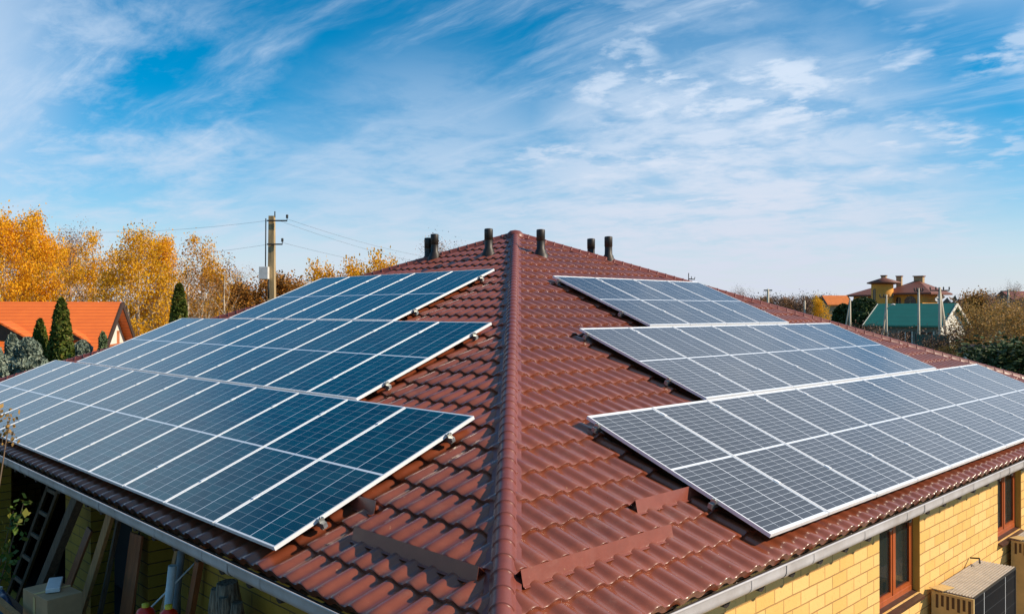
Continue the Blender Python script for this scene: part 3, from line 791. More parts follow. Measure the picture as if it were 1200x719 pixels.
l_twig = leaf_mat('brown_twigs', [(.16, .085, .05), (.22, .12, .075), (.11, .06, .04), (.26, .17, .11)], 0)
l_twigp = leaf_mat('pinkish_twigs', [(.30, .19, .14), (.38, .25, .18), (.24, .15, .11)], 0)
m_birch = M('birch_bark', (.62, .54, .42), .8, 0, .6, 6, c2=(.34, .25, .17), stretch=(1, 1, 4))
m_trunk = M('brown_bark', (.17, .11, .07), .9, 0, .4, 6)
m_pink = M('bare_pinkish_bark', (.34, .22, .17), .9, 0, .3, 6)

def leaves(mb, pts, size, rnd, flat=0.0, long=1.0):
    for p in pts:
        s = size*rnd.uniform(.6, 1.35)
        a = Vector((rnd.gauss(0, 1), rnd.gauss(0, 1), rnd.gauss(0, 1)*(1-flat))).normalized()
        b_ = a.cross(Vector((rnd.gauss(0, 1), rnd.gauss(0, 1), rnd.gauss(0, 1)))).normalized()
        c = Vector(p); mb.v += [tuple(c-a*s*.5*long), tuple(c+b_*s*.32), tuple(c+a*s*.5*long), tuple(c-b_*s*.32)]
        n = len(mb.v); mb.f.append((n-4, n-3, n-2, n-1)); mb.m.append(0); mb.sm.append(False)
def tree_geo(seed, H, spread, nleaf, lsize, base=.25, droop=.0, lv=3, trunk_r=None, bare=0.0, clump=.5, top=.9, fork=1):
    """returns (wood MB, crown MB); limbs rise from the trunk and fork, leaves sit in clumps along the outer twigs"""
    rnd = random.Random(seed); wood = MB(); twigs = []
    tr = trunk_r or H*.021
    def limb(p, d, L, r, lev):
        n = 5; pts = [p.copy()]; rs = [r]; q = p.copy(); dd = d.copy()
        for i in range(n):
            dd = (dd+Vector((rnd.gauss(0, .13), rnd.gauss(0, .13), rnd.gauss(.02, .08)-droop*lev*.08))).normalized()
            q = q+dd*L/n; pts.append(q.copy()); rs.append(r*(1-.82*(i+1)/n))
        wood.tube(pts, rs, 5 if lev < 2 else 3, caps=False)
        if lev >= lv:
            twigs.append((pts[2], pts[-1])); return
        if lev >= lv-1: twigs.append((pts[3], pts[-1]))
        k = rnd.randint(3, 5) if lev else 0
        for _ in range(k):
            f = rnd.uniform(.3, 1.0); i = min(n-1, int(f*n)); pp = pts[i].lerp(pts[i+1], f*n-i)
            ax = Vector((rnd.gauss(0, 1), rnd.gauss(0, 1), rnd.gauss(.3, .6))).normalized()
            nd = (dd*.9+ax*.75).normalized()
            limb(pp, nd, L*rnd.uniform(.42, .65), rs[i]*.55, lev+1)
    for fk in range(fork):
        n = 9; pts = []; x, y = 0.0, 0.0; lean = (rnd.gauss(0, .05)+fk*.10, rnd.gauss(0, .05)-fk*.06)
        hh = H*top*(1 if fk == 0 else rnd.uniform(.75, .95))
        for i in range(n+1):
            pts.append(Vector((x, y, hh*i/n))); x += lean[0]*H/n*.6+rnd.gauss(0, .012)*H*.3; y += lean[1]*H/n*.6+rnd.gauss(0, .012)*H*.3
        rs = [tr*(1-.86*i/n)*(1 if fk == 0 else .75) for i in range(n+1)]
        wood.tube(pts, rs, 8, caps=False)
        nb = int(18/fork)+4
        for j in range(nb):
            f = base+(1-base)*(j+rnd.random())/nb; i = min(n-1, int(f*n)); pp = pts[i].lerp(pts[i+1], f*n-i)
            a = j*2.4+rnd.uniform(-.5, .5); prof = math.sin(math.pi*min(1, (f-base)/(1-base)*.80+.20))
            d_ = Vector((math.cos(a), math.sin(a), .75+f*.9)).normalized()
            limb(pp, d_, spread*(.45+.75*prof)*rnd.uniform(.7, 1.15), rs[i]*.5, 1)
    crown = MB(); pts = []
    tw = [t_ for t_ in twigs if rnd.random() >= bare]
    if tw and nleaf:
        for _ in range(nleaf):
            a, b_ = rnd.choice(tw); f = rnd.random(); p = a.lerp(b_, f)
            pts.append(p+Vector((rnd.gauss(0, clump), rnd.gauss(0, clump), rnd.gauss(-.1*droop, clump))))
        leaves(crown, pts, lsize, rnd)
    zs = sorted(v[2] for v in crown.v) if crown.v else [H]
    k = H*.985/zs[int(len(zs)*.995)-1]
    for m_ in (wood, crown): m_.v = [(v[0], v[1], v[2]*k) for v in m_.v]
    return wood, crown
TREES = {}
def tree_proto(key, wood_m, leaf_m, *a, **k):
    wd, cr = tree_geo(*a, **k)
    TREES[key] = (wd, cr, wood_m, leaf_m, [])
def put_tree(key, name, px, d, h_scale, rot, label, cat='tree', group=None, sx=1.0, z=-.1, leaf=None):
    wd, cr, wm, lm, cache = TREES[key]
    root = bpy.data.objects.new(name, None); col.objects.link(root); tag(root, label, cat, group)
    root.location = at(px, d, z); root.rotation_euler = (0, 0, rot); root.scale = (h_scale*sx, h_scale*sx, h_scale)
    if not cache:
        o1 = wd.build('trunk', wm, root, off=Vector((0, 0, 0)))
        cache.append(o1)
        if cr.f: cache.append(cr.build('crown', lm, root, off=Vector((0, 0, 0))))
    else:
        for o in list(cache):
            c_ = o.copy(); col.objects.link(c_); c_.parent = root
    return root
# unit trees about 13 m tall
tree_proto('gold1', m_birch, l_gold, 11, 13, 3.1, 14000, .20, base=.18, clump=.42)
tree_proto('gold2', m_birch, l_gold, 23, 13, 2.8, 13000, .19, base=.22, clump=.38, fork=2)
tree_proto('yel1', m_birch, l_yel, 31, 13, 3.4, 14000, .20, base=.12, clump=.45, droop=1.2, fork=2)
tree_proto('yel2', m_birch, l_yel, 37, 13, 3.0, 9000, .19, base=.16, clump=.35, bare=.25, fork=2)
tree_proto('thin', m_birch, l_rust, 41, 13, 3.0, 1900, .22, base=.20, clump=.35, bare=.35, fork=2)
tree_proto('bare', m_pink, l_twigp, 47, 13, 3.2, 4200, .13, base=.25, clump=.35)
tree_proto('low', m_trunk, l_rust, 53, 8, 2.8, 9000, .26, base=.08, clump=.42)
tree_proto('lowg', m_trunk, l_yel, 59, 8, 2.4, 5000, .22, base=.10, clump=.36)
tree_proto('willow', m_trunk, l_olive, 61, 8, 2.8, 5200, .17, base=.05, clump=.40, fork=3)
tree_proto('bush', m_trunk, l_twig, 67, 5, 2.2, 3600, .16, base=.04, clump=.35, fork=3)
tree_proto('bushd', m_trunk, l_dark, 71, 4, 1.7, 9000, .20, base=.04, clump=.34, fork=3)
GB = 'birches and autumn trees behind the orange roof'
def hs_(py, d, H=13.0): return (zat(py, d)+.1)/(H*.985)
L_ = [
 ('gold1', 6, 62, 252, 'dense golden birch at the left picture edge'),
 ('gold2', 46, 66, 250, 'tall golden birch, second from the left picture edge, reaching highest'),
 ('bare', 82, 70, 263, 'bare pinkish tree between the golden and the yellow birches'),
 ('yel2', 112, 62, 272, 'half bare birch with a tuft of yellow leaves at its top'),
 ('yel1', 160, 58, 270, 'broad yellow birch right behind the orange roof gable'),
 ('gold1', 188, 68, 276, 'golden birch behind the right flank of the broad yellow birch'),
 ('thin', 222, 60, 283, 'pale forked birch with few rusty leaves left of the dark column evergreen'),
 ('yel2', 240, 66, 278, 'thin yellow birch standing above the dark column evergreen'),
 ('thin', 262, 64, 297, 'bare pale birch, rightmost of the tall birches'),
 ('gold2', 26, 78, 268, 'golden birch further back between the first two birches'),
 ('gold1', 78, 80, 285, 'golden birch further back behind the bare pinkish tree'),
 ('thin', 136, 76, 290, 'sparse birch further back left of the broad yellow birch'),
 ('bare', 203, 78, 300, 'bare tree further back behind the yellow birches'),
 ('bare', 278, 84, 312, 'small bare tree left of the utility pole'),
]
random.seed(3)
for (k, px, d, py, lab) in L_:
    put_tree(k, 'birch_tree' if k != 'bare' else 'bare_tree', px, d, hs_(py, d), random.uniform(0, 6.28), lab, 'tree', GB, sx=.80)
GL = 'low autumn trees seen past the utility pole'
for (k, px, d, py, lab, sx) in [
 ('low', 290, 72, 330, 'rusty bushy tree just left of the utility pole', 1.0),
 ('lowg', 268, 80, 336, 'low golden tree far left of the utility pole', 1.1),
 ('low', 338, 74, 321, 'rusty rounded tree just right of the utility pole', .9),
 ('low', 356, 80, 331, 'low rusty tree between the pole and the yellow tops', .9),
 ('lowg', 379, 66, 307, 'yellow treetop showing first above the left panels', .6),
 ('lowg', 408, 66, 304, 'yellow treetop in the middle of the three above the panels', .6),
 ('lowg', 443, 62, 296, 'yellow treetop showing highest, beside the red roof slope', .62),
 ('lowg', 426, 70, 316, 'orange treetop further back between the yellow tops', .8),
]:
    put_tree(k, 'autumn_tree', px, d, hs_(py, d, 8.0), random.uniform(0, 6.28), lab, 'tree', GL, sx=sx)
put_tree('bare', 'bare_tree', 513, 60, hs_(276, 60), 1.0, 'bare treetop behind the left vent pipe on the skyline', 'tree', None, sx=.75)

def conical(name, px, d, ytop, wpx, mat, n, size, label, shape='col', cat='evergreen', zb=0.0, seed=1, group=None, long=1.0):
    rnd = random.Random(seed); H = zat(ytop, d)-zb; Rr = wpx/FPX*d/2
    loc = at(px, d, zb); root = thing(name, loc, label, cat, group)
    mb = MB(); mb.tube([loc, loc+Vector((0, 0, H*.9))], [Rr*.14, .01], 6); mb.build('trunk', m_trunk, root)
    cr = MB(); pts = []
    for _ in range(n):
        f = rnd.random()**.8
        if shape == 'col': r = Rr*math.sqrt(max(0, math.sin(math.pi*(.12+.88*f)**.9)))*1.0 if f > .0 else Rr
        elif shape == 'round': r = Rr*math.sqrt(max(0, 1-(2*f-1)**2))
        else: r = Rr*(1-f)**.48*(1+.16*math.sin(f*42))
        if shape == 'col': r = Rr*(min(1, (1-f)*2.6)**.6)*(.86+.14*min(1, f*6))
        a = rnd.uniform(0, 6.283); lump = 1+.20*mn.noise(Vector((math.cos(a)*1.5, math.sin(a)*1.5, f*H*.8+seed)))
        q = r*lump*(1-.45*rnd.random()**1.7)
        pts.append(loc+Vector((q*math.cos(a), q*math.sin(a), .15+f*(H-.15))))
    leaves(cr, pts, size, rnd, long=long); cr.build('crown', mat, root); return root
conical('column_thuja', 210, 50, 333, 21, l_thuja, 7000, .30, 'dark green column evergreen behind the panels under the birches', seed=2)
conical('thuja', 72, 30, 350, 29, l_thuja, 9000, .17, 'tall brownish green thuja in front of the orange roof', seed=3)
conical('thuja', 47, 30.6, 374, 25, l_thuja, 7000, .15, 'shorter green thuja left of the tall brownish one', seed=4)
conical('juniper', 120.5, 33, 389, 25, l_juni, 4500, .13, 'small pale rounded juniper beside the white gable', shape='cone', seed=5)
conical('blue_spruce', 14, 28, 392, 38, l_spruce, 5000, .16, 'pale narrow blue spruce at the left picture edge', shape='cone', seed=6)
conical('blue_spruce', 33, 27, 396, 84, l_spruce, 9000, .16, 'broad blue spruce below the shorter green thuja', shape='cone', seed=7)
conical('blue_spruce', 97, 33, 399, 60, l_spruce, 7000, .16, 'blue spruce between the tall thuja and the pale juniper', shape='cone', seed=8)
conical('blue_spruce', -8, 25, 402, 50, l_spruce, 7000, .16, 'blue spruce cut by the left picture edge beside the eave', shape='cone', seed=9)

# sapling by the eave, at the left picture edge
sp = thing('sapling', (-.62, 8.6, 0), 'young twiggy sapling with orange and green leaves rising past the gutter', 'sapling')
mb = MB(); rnd = random.Random(5)
base_ = Vector((-.62, 8.6, 0)); tips = []
for (tx, ty, tz, r) in ((-.33, 9.0, 3.62, .012), (-.36, 9.45, 3.66, .010), (-.60, 7.25, 2.85, .010), (-.55, 7.9, 2.62, .009), (-.75, 7.3, 2.25, .009), (-.6, 7.6, 2.45, .008), (-.33, 9.08, 3.42, .008)):
    tip = Vector((tx, ty, tz)); mid = base_.lerp(tip, .55)+Vector((-.12, 0, .12))
    mb.tube([base_, mid, tip], [r*1.5, r, r*.35], 5, caps=False); tips.append((mid, tip))
mb.build('stem', m_trunk, sp)
cr = MB(); leaves(cr, [tips[i][0].lerp(tips[i][1], rnd.uniform(.90, 1.02))+Vector((rnd.gauss(0, .05), rnd.gauss(0, .06), rnd.gauss(0, .05))) for i in (0, 1, 6) for _ in range(26)], .07, rnd); o = cr.build('foliage', l_olive, sp); o['label'] = 'orange leaves at the twig tips'
cr = MB(); leaves(cr, [tips[i][0].lerp(tips[i][1], rnd.uniform(.72, 1.0))+Vector((rnd.gauss(0, .05), rnd.gauss(0, .09), rnd.gauss(0, .07))) for i in (2, 3, 4, 5) for _ in range(24)], .09, rnd); o = cr.build('foliage', l_green, sp); o['label'] = 'green leaves under the eave'

# ------------------------------------------------------------------ orange roofed house on the left
m_orange = M('orange_roof_tiles', (.80, .15, .018), .6, 0, .18, 3, bump=.2)
m, nt, b = newmat('orange_tiles'); t = NT(nt); z = t.sep(t.pos())[2]
st = t.ramp(t.math('ABSOLUTE', t.math('SUBTRACT', t.math('FRACT', t.math('DIVIDE', z, .17)), .5)), .30, .5)
n = t.noise(t.pos(), 1.5, 6, .7)
c = t.mix(n, (.62, .115, .016, 1), (.86, .19, .025, 1)); c = t.mix(t.math('MULTIPLY', st, .5), c, (.40, .06, .012, 1))
t.l.new(c, b.inputs['Base Color']); b.inputs['Roughness'].default_value = .6; t.bump(b, st, .5, .03); m_orange = m
m_plaster = M('white_plaster', (.72, .67, .58), .85, 0, .08, 2)
m_brown = M('brown_boards', (.06, .028, .018), .7)
m_wg = M('dark_window_glass', (.03, .035, .04), .1)

def gable_house(root, O, ux, L, Wd, ze, zr, over=.5, mats=(), roofth=.15):
    """O = centre; ux = unit ridge direction; L length, Wd width; ze eave, zr ridge heights"""
    ux = Vector(ux).normalized(); uy = Vector((-ux.y, ux.x, 0)); O = Vector(O)
    def P(a, b_, z): return O+ux*a+uy*b_+Vector((0, 0, z))
    wallm, roofm, barge = mats
    hl, hw = L/2, Wd/2
    slope = (zr-ze)/hw
    mb = MB()
    zc = zr-roofth*1.2; ec = ze-roofth*1.2
    vs = [P(-hl, -hw, 0), P(hl, -hw, 0), P(hl, hw, 0), P(-hl, hw, 0), P(-hl, -hw, ec), P(hl, -hw, ec), P(hl, hw, ec), P(-hl, hw, ec), P(-hl, 0, zc), P(hl, 0, zc)]
    mb.add(vs, [(0, 1, 5, 4), (2, 3, 7, 6), (1, 2, 6, 9, 5), (3, 0, 4, 8, 7)]); mb.build('wall', wallm, root)
    mb = MB(); ho = hw+over; zo = ze-slope*over; lo = hl+over
    for s in (-1, 1):
        a, b_, c, d_ = P(-lo, s*ho, zo), P(lo, s*ho, zo), P(lo, 0, zr), P(-lo, 0, zr); dn = Vector((0, 0, -roofth))
        mb.add([a, b_, c, d_, a+dn, b_+dn, c+dn, d_+dn], [(0, 1, 2, 3), (7, 6, 5, 4), (0, 4, 5, 1)])
    rf = mb.build('roof', roofm, root)
    for e in (-1, 1):
        for s in (-1, 1):
            mb = MB(); a, b_ = P(e*(lo+.034), s*(ho+.02), zo-.02), P(e*(lo+.034), s*.01, zr-.0)
            mb.beam(a-Vector((0, 0, .12)), b_-Vector((0, 0, .12)), .06, .30); mb.build('bargeboard', barge, rf)
    return P, rf
# ridge runs roughly across the view, its right end towards the camera side
d0 = 46.0; pr_ = at(143, d0); pl_ = at(-80, d0+6)
ray = FW+RT*((143-600)/FPX); ray.normalize(); perp = Vector((-ray.y, ray.x, 0))
if perp.dot(RT) < 0: perp = -perp
ux = (perp*.975-ray*.22).normalized(); Lh = 17.0
O = pr_-ux*(Lh/2-.0); zr, ze = zat(353.5, d0), zat(410, d0-3.0)
oh = thing('plastered_house', (O.x, O.y, 0), 'white plastered house with a bright orange tiled roof and brown gable boards', 'house')
P_, rf = gable_house(oh, (O.x, O.y, 0), ux, Lh-1.0, 6.6, ze+.25, zr, .5, (m_plaster, m_orange, m_brown))
# dormers facing the camera (side -y of the house frame)
def dormer(a, wdt, hgt, tag_):
    side_ = -1
    mb = MB(); s = (zr-(ze+.25))/3.3
    yb = -2.9; z0 = zr-s*2.9
    A, B_, C_ = P_(a-wdt/2, yb, z0), P_(a+wdt/2, yb, z0), P_(a, yb, z0+hgt)
    ye = -(zr-(z0+hgt))/s
    T = P_(a, ye, z0+hgt)
    mb.add([A-Vector((0, 0, .0)), B_, C_, T], [(0, 2, 3), (1, 3, 2)])
    up = Vector((0, 0, .12)); yo = P_(0, -.35, 0)-P_(0, 0, 0); ex = (P_(1, 0, 0)-P_(0, 0, 0))
    A2, B2, C2, T2 = A-ex*.4+yo-Vector((0, 0, .12)), B_+ex*.4+yo-Vector((0, 0, .12)), C_+yo+up, T+up
    TA, TB = P_(a-wdt/2-.4, yb+.9, z0+.05), P_(a+wdt/2+.4, yb+.9, z0+.05)
    mb.add([A2, C2, T2, TA, B2, TB]+[v-Vector((0, 0, .10)) for v in (A2, C2, T2, TA, B2, TB)], [(0, 1, 2, 3), (1, 4, 5, 2), (6, 9, 8, 7), (7, 8, 11, 10), (0, 6, 7, 1), (1, 7, 10, 4)])
    mb.build('dormer_roof', m_orange, rf)
    mb = MB(); q = Vector((0, 0, 0)); mb.add([A, B_, C_], [(0, 1, 2)]); mb.add([v-yo*.3 for v in (A, B_, C_)], [(0, 2, 1)]); mb.build('dormer_window', m_wg, rf)
def along(px):   # station along the ridge seen in direction px
    v = FW+RT*((px-600)/FPX); a = v.cross(ux).z; k = (CAM-Vector((O.x, O.y, 0))-(P_(0, -2.9, 0)-P_(0, 0, 0)))
    k.z = 0; den = ux.x*(-v.y)+v.x*ux.y
    return (k.x*(-v.y)+v.x*k.y)/den
dormer(along(2), 2.7, .85, 0); dormer(along(84), 1.1, .42, 1)
# lower front porch roof with timber
mb = MB()
gx = (Lh-1.0)/2
e1 = P_(gx+.03, 0, 0)-P_(0, 0, 0)
for (a, b_) in (((-1.1, ze+.15), (-1.1, zr-1.6)), ((1.1, ze+.15), (1.1, zr-1.6)), ((-2.7, ze+.12), (2.7, ze+.12))):
    p0, p1 = P_(gx+.03, a[0], a[1]), P_(gx+.03, b_[0], b_[1]); mb.beam(p0, p1, .12, .16)
mb.build('gable_timber', M('orange_timber', (.50, .15, .05), .6), oh)
for (px_, dz0, dz1) in ((160, 0, 0),):
    pass
for a in (-gx+2, -gx+5, gx-1.6, gx-4.4):
    mb = MB(); mb.box(P_(a, -3.31, ze-1.05), (1.0, .03, 1.1), Matrix((ux, Vector((-ux.y, ux.x, 0)), Vector((0, 0, 1)))).transposed()); mb.build('window', m_wg, oh)
# low frame with yellow capped posts
a, b_ = at(40.5, 31, 0), at(57.5, 31, 0)
gp = thing('climbing_frame', tuple((a+b_)/2), 'garden frame of two yellow topped posts with a white crossbar', 'frame')
for q in (a, b_):
    mb = MB(); mb.bb((q.x-.05, q.y-.05, 0), (q.x+.05, q.y+.05, zat(414, 31))); mb.build('post', m_poleg, gp)
    mb = MB(); mb.lathe((q.x, q.y, zat(414, 31)), [(.085, 0), (.09, .10), (.05, .17), (.001, .18)], 10); mb.build('post_cap', m_yel, gp)
mb = MB(); mb.beam((a.x, a.y, zat(422, 31)), (b_.x, b_.y, zat(422, 31)), .06, .06); mb.build('crossbar', m_white, gp)

# ------------------------------------------------------------------ utility poles
def vpole(root, p, z1, r0, r1, mat, square=False):
    mb = MB()
    if square: mb.box((p.x, p.y, z1/2), (r0*2, r0*1.8, z1), Matrix.Rotation(YAW, 3, 'Z'), 0, r1/r0)
    else: mb.tube([(p.x, p.y, 0), (p.x, p.y, z1)], [r0, r1], 10)
    mb.build('shaft', mat, root)
dP = 28.5; pp = at(318.5, dP, 0); zt = zat(253, dP)
up_ = thing('utility_pole', pp, 'tall tan concrete utility pole with a white meter box left of the roof', 'utility pole')
vpole(up_, pp, zt, .17, .10, m_pole, True)
for (py, ln, nm) in ((259, .46, 0), (286.5, .30, 1)):
    z = zat(py, dP); mb = MB()
    a = pp+RT*.10-FW*.16; a.z = z; mb.beam(a-RT*.22, a+RT*(ln), .045, .045); 
    mb.tube([a+RT*ln, a+RT*ln+Vector((0, 0, .13))], .012, 6); mb.build('bracket_arm', m_iron, up_)
    mb = MB(); mb.lathe(a+RT*ln+Vector((0, 0, .08)), [(.001, .13), (.035, .12), (.045, .07), (.03, .05), (.045, .03), (.03, 0), (.001, 0)], 10); mb.build('insulator', m_iron, up_)
mb = MB(); z = zat(320, dP); c_ = pp-RT*.20-FW*.20; c_.z = z; mb.box(c_, (.20, .30, .42), Matrix.Rotation(YAW, 3, 'Z')); mb.build('meter_box', m_white, up_, bevel=.01)
mb = MB(); a = pp-RT*.16-FW*.16
mb.tube([(a.x, a.y, zt-.1), (a.x-.02, a.y-.02, zat(313, dP))], .022, 6); a2 = pp-RT*.05-FW*.2; mb.tube([(a2.x, a2.y, zat(327, dP)), (a2.x, a2.y, zat(350, dP))], .03, 6)
a3 = pp+RT*.10; mb.tube([(a3.x, a3.y, zt-.05), (a3.x, a3.y, zt+.16)], .022, 6)
mb.build('cable_run', m_iron, up_)

def wire(p, q, sag, label, r=.004, group='overhead wires'):
    p, q = Vector(p), Vector(q); pts = []
    for i in range(25):
        f = i/24; v = p.lerp(q, f); v.z -= sag*4*f*(1-f); pts.append(v)
    mb = MB(); mb.tube(pts, r, 4, caps=False); tag(mb.build('overhead_wire', m_wire), label, 'wire', group)
def W3(px, py, d): v = at(px, d); v.z = zat(py, d); return v
wire(W3(338, 257, dP), W3(640, 300, 58), .9, 'upper wire running right from the top of the tall pole')
wire(W3(326, 258, dP), W3(640, 312, 58), .9, 'second wire from the pole top sinking right towards the roof')
wire(W3(330, 284, dP), W3(600, 320, 58), .5, 'wire running right from the lower bracket of the tall pole')
wire(W3(316, 258, dP), W3(-120, 252, 34), .55, 'wire running left from the top of the tall pole over the birches')
wire(W3(316, 286, dP), W3(-120, 296, 34), .5, 'wire running left from the lower bracket in front of the birches')

GP = 'concrete poles in front of the green roof'
def braced(px, d, ytop, label, brace=None, arm=0, r=.13, arms2=False, lamp=False):
    p = at(px, d, 0); z1 = zat(ytop, d); th = thing('utility_pole', p, label, 'utility pole', GP)
    r *= .82; vpole(th, p, z1, r*1.25, r*.8, m_poleg)
    if brace:
        q = at(brace[0], d+.6, 0); mb = MB(); ztop = zat(brace[1], d); zb = 0
        mb.tube([(q.x, q.y, 0), (p.x, p.y, ztop)], [r*1.1, r*.7], 8); mb.build('brace', m_poleg, th)
    if arm:
        mb = MB(); mb.beam(Vector((p.x, p.y, z1-.25))-RT*arm, Vector((p.x, p.y, z1-.25))+RT*arm, .10, .10)
        mb.build('crossarm', m_iron, th)
        for k in (-1, -.4, .4, 1):
            mb = MB(); mb.lathe(Vector((p.x, p.y, z1-.2))+RT*arm*k, [(.03, 0), (.06, .10), (.05, .22), (.001, .26)], 8); mb.build('insulator', m_iron, th)
    if lamp:
        mb = MB(); a = Vector((p.x, p.y, z1-1.2)); mb.tube([a, a+RT*.5+Vector((0, 0, .25))], .03, 6); mb.build('lamp_arm', m_poleg, th)
        mb = MB(); mb.lathe(a+RT*.62+Vector((0, 0, .22)), [(.001, 0), (.20, .02), (.18, .10), (.001, .16)], 12); mb.build('lamp_head', m_white, th)
    return th
braced(996, 88, 351, 'pole with a leaning strut before the dark green tree', (985, 354), .0, .15)
braced(1038.8, 78, 345, 'braced pole carrying a street lamp at the green roof left end', (1031, 352), .6, .12, lamp=True)
braced(1076.6, 68, 337.5, 'single straight pole in front of the green roof middle', None, .35, .12)
braced(1101.3, 66, 336.5, 'braced pole with crossarm at the green roof right end', (1115, 340), .75, .15)
p = at(900, 150, 0); th = thing('utility_pole', p, 'small far pole with crossbar on the skyline above the right panels', 'utility pole')
vpole(th, p, zat(338.5, 150), .22, .20, m_poleg); mb = MB(); z = zat(340, 150); mb.beam(Vector((p.x, p.y, z))-RT*.75, Vector((p.x, p.y, z))+RT*.75, .16, .22); mb.build('crossarm', m_iron, th)
p = at(1181.5, 110, 0); th = thing('utility_pole', p, 'far pole standing among the tan bushes at the right', 'utility pole')
vpole(th, p, zat(339, 110), .18, .13, m_poleg); mb = MB(); z = zat(341, 110); mb.beam(Vector((p.x, p.y, z))-RT*.9, Vector((p.x, p.y, z))+RT*.9, .12, .12); mb.build('crossarm', m_iron, th)
p = at(943, 120, 0); th = thing('utility_pole', p, 'thin pale pole among the brown trees left of the small orange roof', 'utility pole')
vpole(th, p, zat(352, 120), .16, .12, m_poleg)
wire(W3(996, 354, 88), W3(1038.8, 347, 78), .25, 'wire between the strut pole and the lamp pole')
wire(W3(1038.8, 349, 78), W3(1076.6, 345, 68), .5, 'wire between the lamp pole and the single straight pole')
wire(W3(1076.6, 345, 68), W3(1101.3, 342, 66), .2, 'wire between the two tallest poles before the green roof')
wire(W3(996, 362, 88), W3(1101.3, 369, 66), .3, 'low wire crossing the whole green roof')
wire(W3(1101.3, 342, 66), W3(1260, 336, 50), .5, 'wire running right from the crossarm pole over the bushes')

# ------------------------------------------------------------------ green roofed house
m, nt, b = newmat('green_metal_roof'); t = NT(nt)
n = t.noise(t.pos(), .8, 6, .7); c = t.mix(n, (.012, .15, .10, 1), (.02, .22, .155, 1))
z = t.sep(t.pos())[2]; st = t.math('LESS_THAN', t.math('FRACT', t.math('DIVIDE', z, .40)), .12); c = t.mix(t.math('MULTIPLY', st, .35), c, (.008, .09, .06, 1))
t.l.new(c, b.inputs['Base Color']); b.inputs['Roughness'].default_value = .42; m_green = m
m_gw = M('grey_green_wall', (.20, .21, .17), .9, 0, .2, .6)
dG = 84; rg = FW+RT*(521/FPX); rg.normalize(); pg = Vector((rg.y, -rg.x, 0)); ux2 = pg*math.cos(R(21))-rg*math.sin(R(21)); L2 = 7.9; O2 = at(1121, dG)-ux2*(L2/2)
FWp = Vector((-ux2.y, ux2.x, 0))
gh = thing('green_roof_house', (O2.x, O2.y, 0), 'low grey house with a teal green metal gable roof behind the poles', 'house')
P2, rf2 = gable_house(gh, (O2.x, O2.y, 0), ux2, L2-.8, 6.0, zat(382, dG-3.2)+.30, zat(355, dG), .45, (m_gw, m_green, m_plaster))
mb = MB(); gx2 = (L2-.8)/2+.012; mb.add([P2(gx2, -2.95, 0), P2(gx2, 2.95, 0), P2(gx2, 2.95, zat(382, dG-3.2)), P2(gx2, 0, zat(355, dG)-.30), P2(gx2, -2.95, zat(382, dG-3.2)), P2(gx2-.01, -2.95, 0), P2(gx2-.01, 2.95, 0), P2(gx2-.01, 2.95, zat(382, dG-3.2)), P2(gx2-.01, 0, zat(355, dG)-.30), P2(gx2-.01, -2.95, zat(382, dG-3.2))], [(0, 1, 2, 3, 4), (9, 8, 7, 6, 5)]); mb.build('gable_cladding', m_plaster, gh)
for k in (-2.2, .2, 2.3):
    mb = MB()
    rot = Matrix((ux2, FWp, Vector((0, 0, 1)))).transposed()
    mb.box(P2(k, -3.03, 2.35), (1.3, .04, 1.2), rot); wdo = mb.build('window', m_wg, gh)
    mb = MB(); mb.box(P2(k, -3.055, 2.35), (.10, .03, 1.2), rot)
    for e in (-.68, .68): mb.box(P2(k+e, -3.055, 2.35), (.14, .05, 1.4), rot)
    mb.build('frame', m_plaster, wdo)
# green sheet fence
m_gf = M('green_sheet_fence', (.015, .12, .09), .5, 0, .2, 1)
a, b_ = at(1074, 62, 0), at(1112, 60, 0); fe = thing('sheet_fence', tuple((a+b_)/2), 'green corrugated sheet fence below the green roofed house', 'fence')
n = 22
for k in range(n):
    p0, p1 = a.lerp(b_, k/n), a.lerp(b_, (k+1)/n)
fm = MB()
for k in range(n*2):
    p0, p1 = a.lerp(b_, k/(2*n)), a.lerp(b_, (k+1)/(2*n)); o0 = FW*(.03 if k % 2 else 0); o1 = FW*(0 if k % 2 else .03)
    z1 = zat(392, 61)
    fm.add([p0+o0, p1+o1, p1+o1+Vector((0, 0, z1)), p0+o0+Vector((0, 0, z1)), p0+o0+FW*.01, p1+o1+FW*.01, p1+o1+FW*.01+Vector((0, 0, z1)), p0+o0+FW*.01+Vector((0, 0, z1))], [(0, 1, 2, 3), (7, 6, 5, 4), (3, 2, 6, 7)])
fm.build('sheeting', m_gf, fe)
fm = MB()
for k in range(5): q = a.lerp(b_, k/4)+FW*.08; fm.bb((q.x-.04, q.y-.04, 0), (q.x+.04, q.y+.04, zat(392, 61)+.05))
fm.build('post', m_iron, fe)

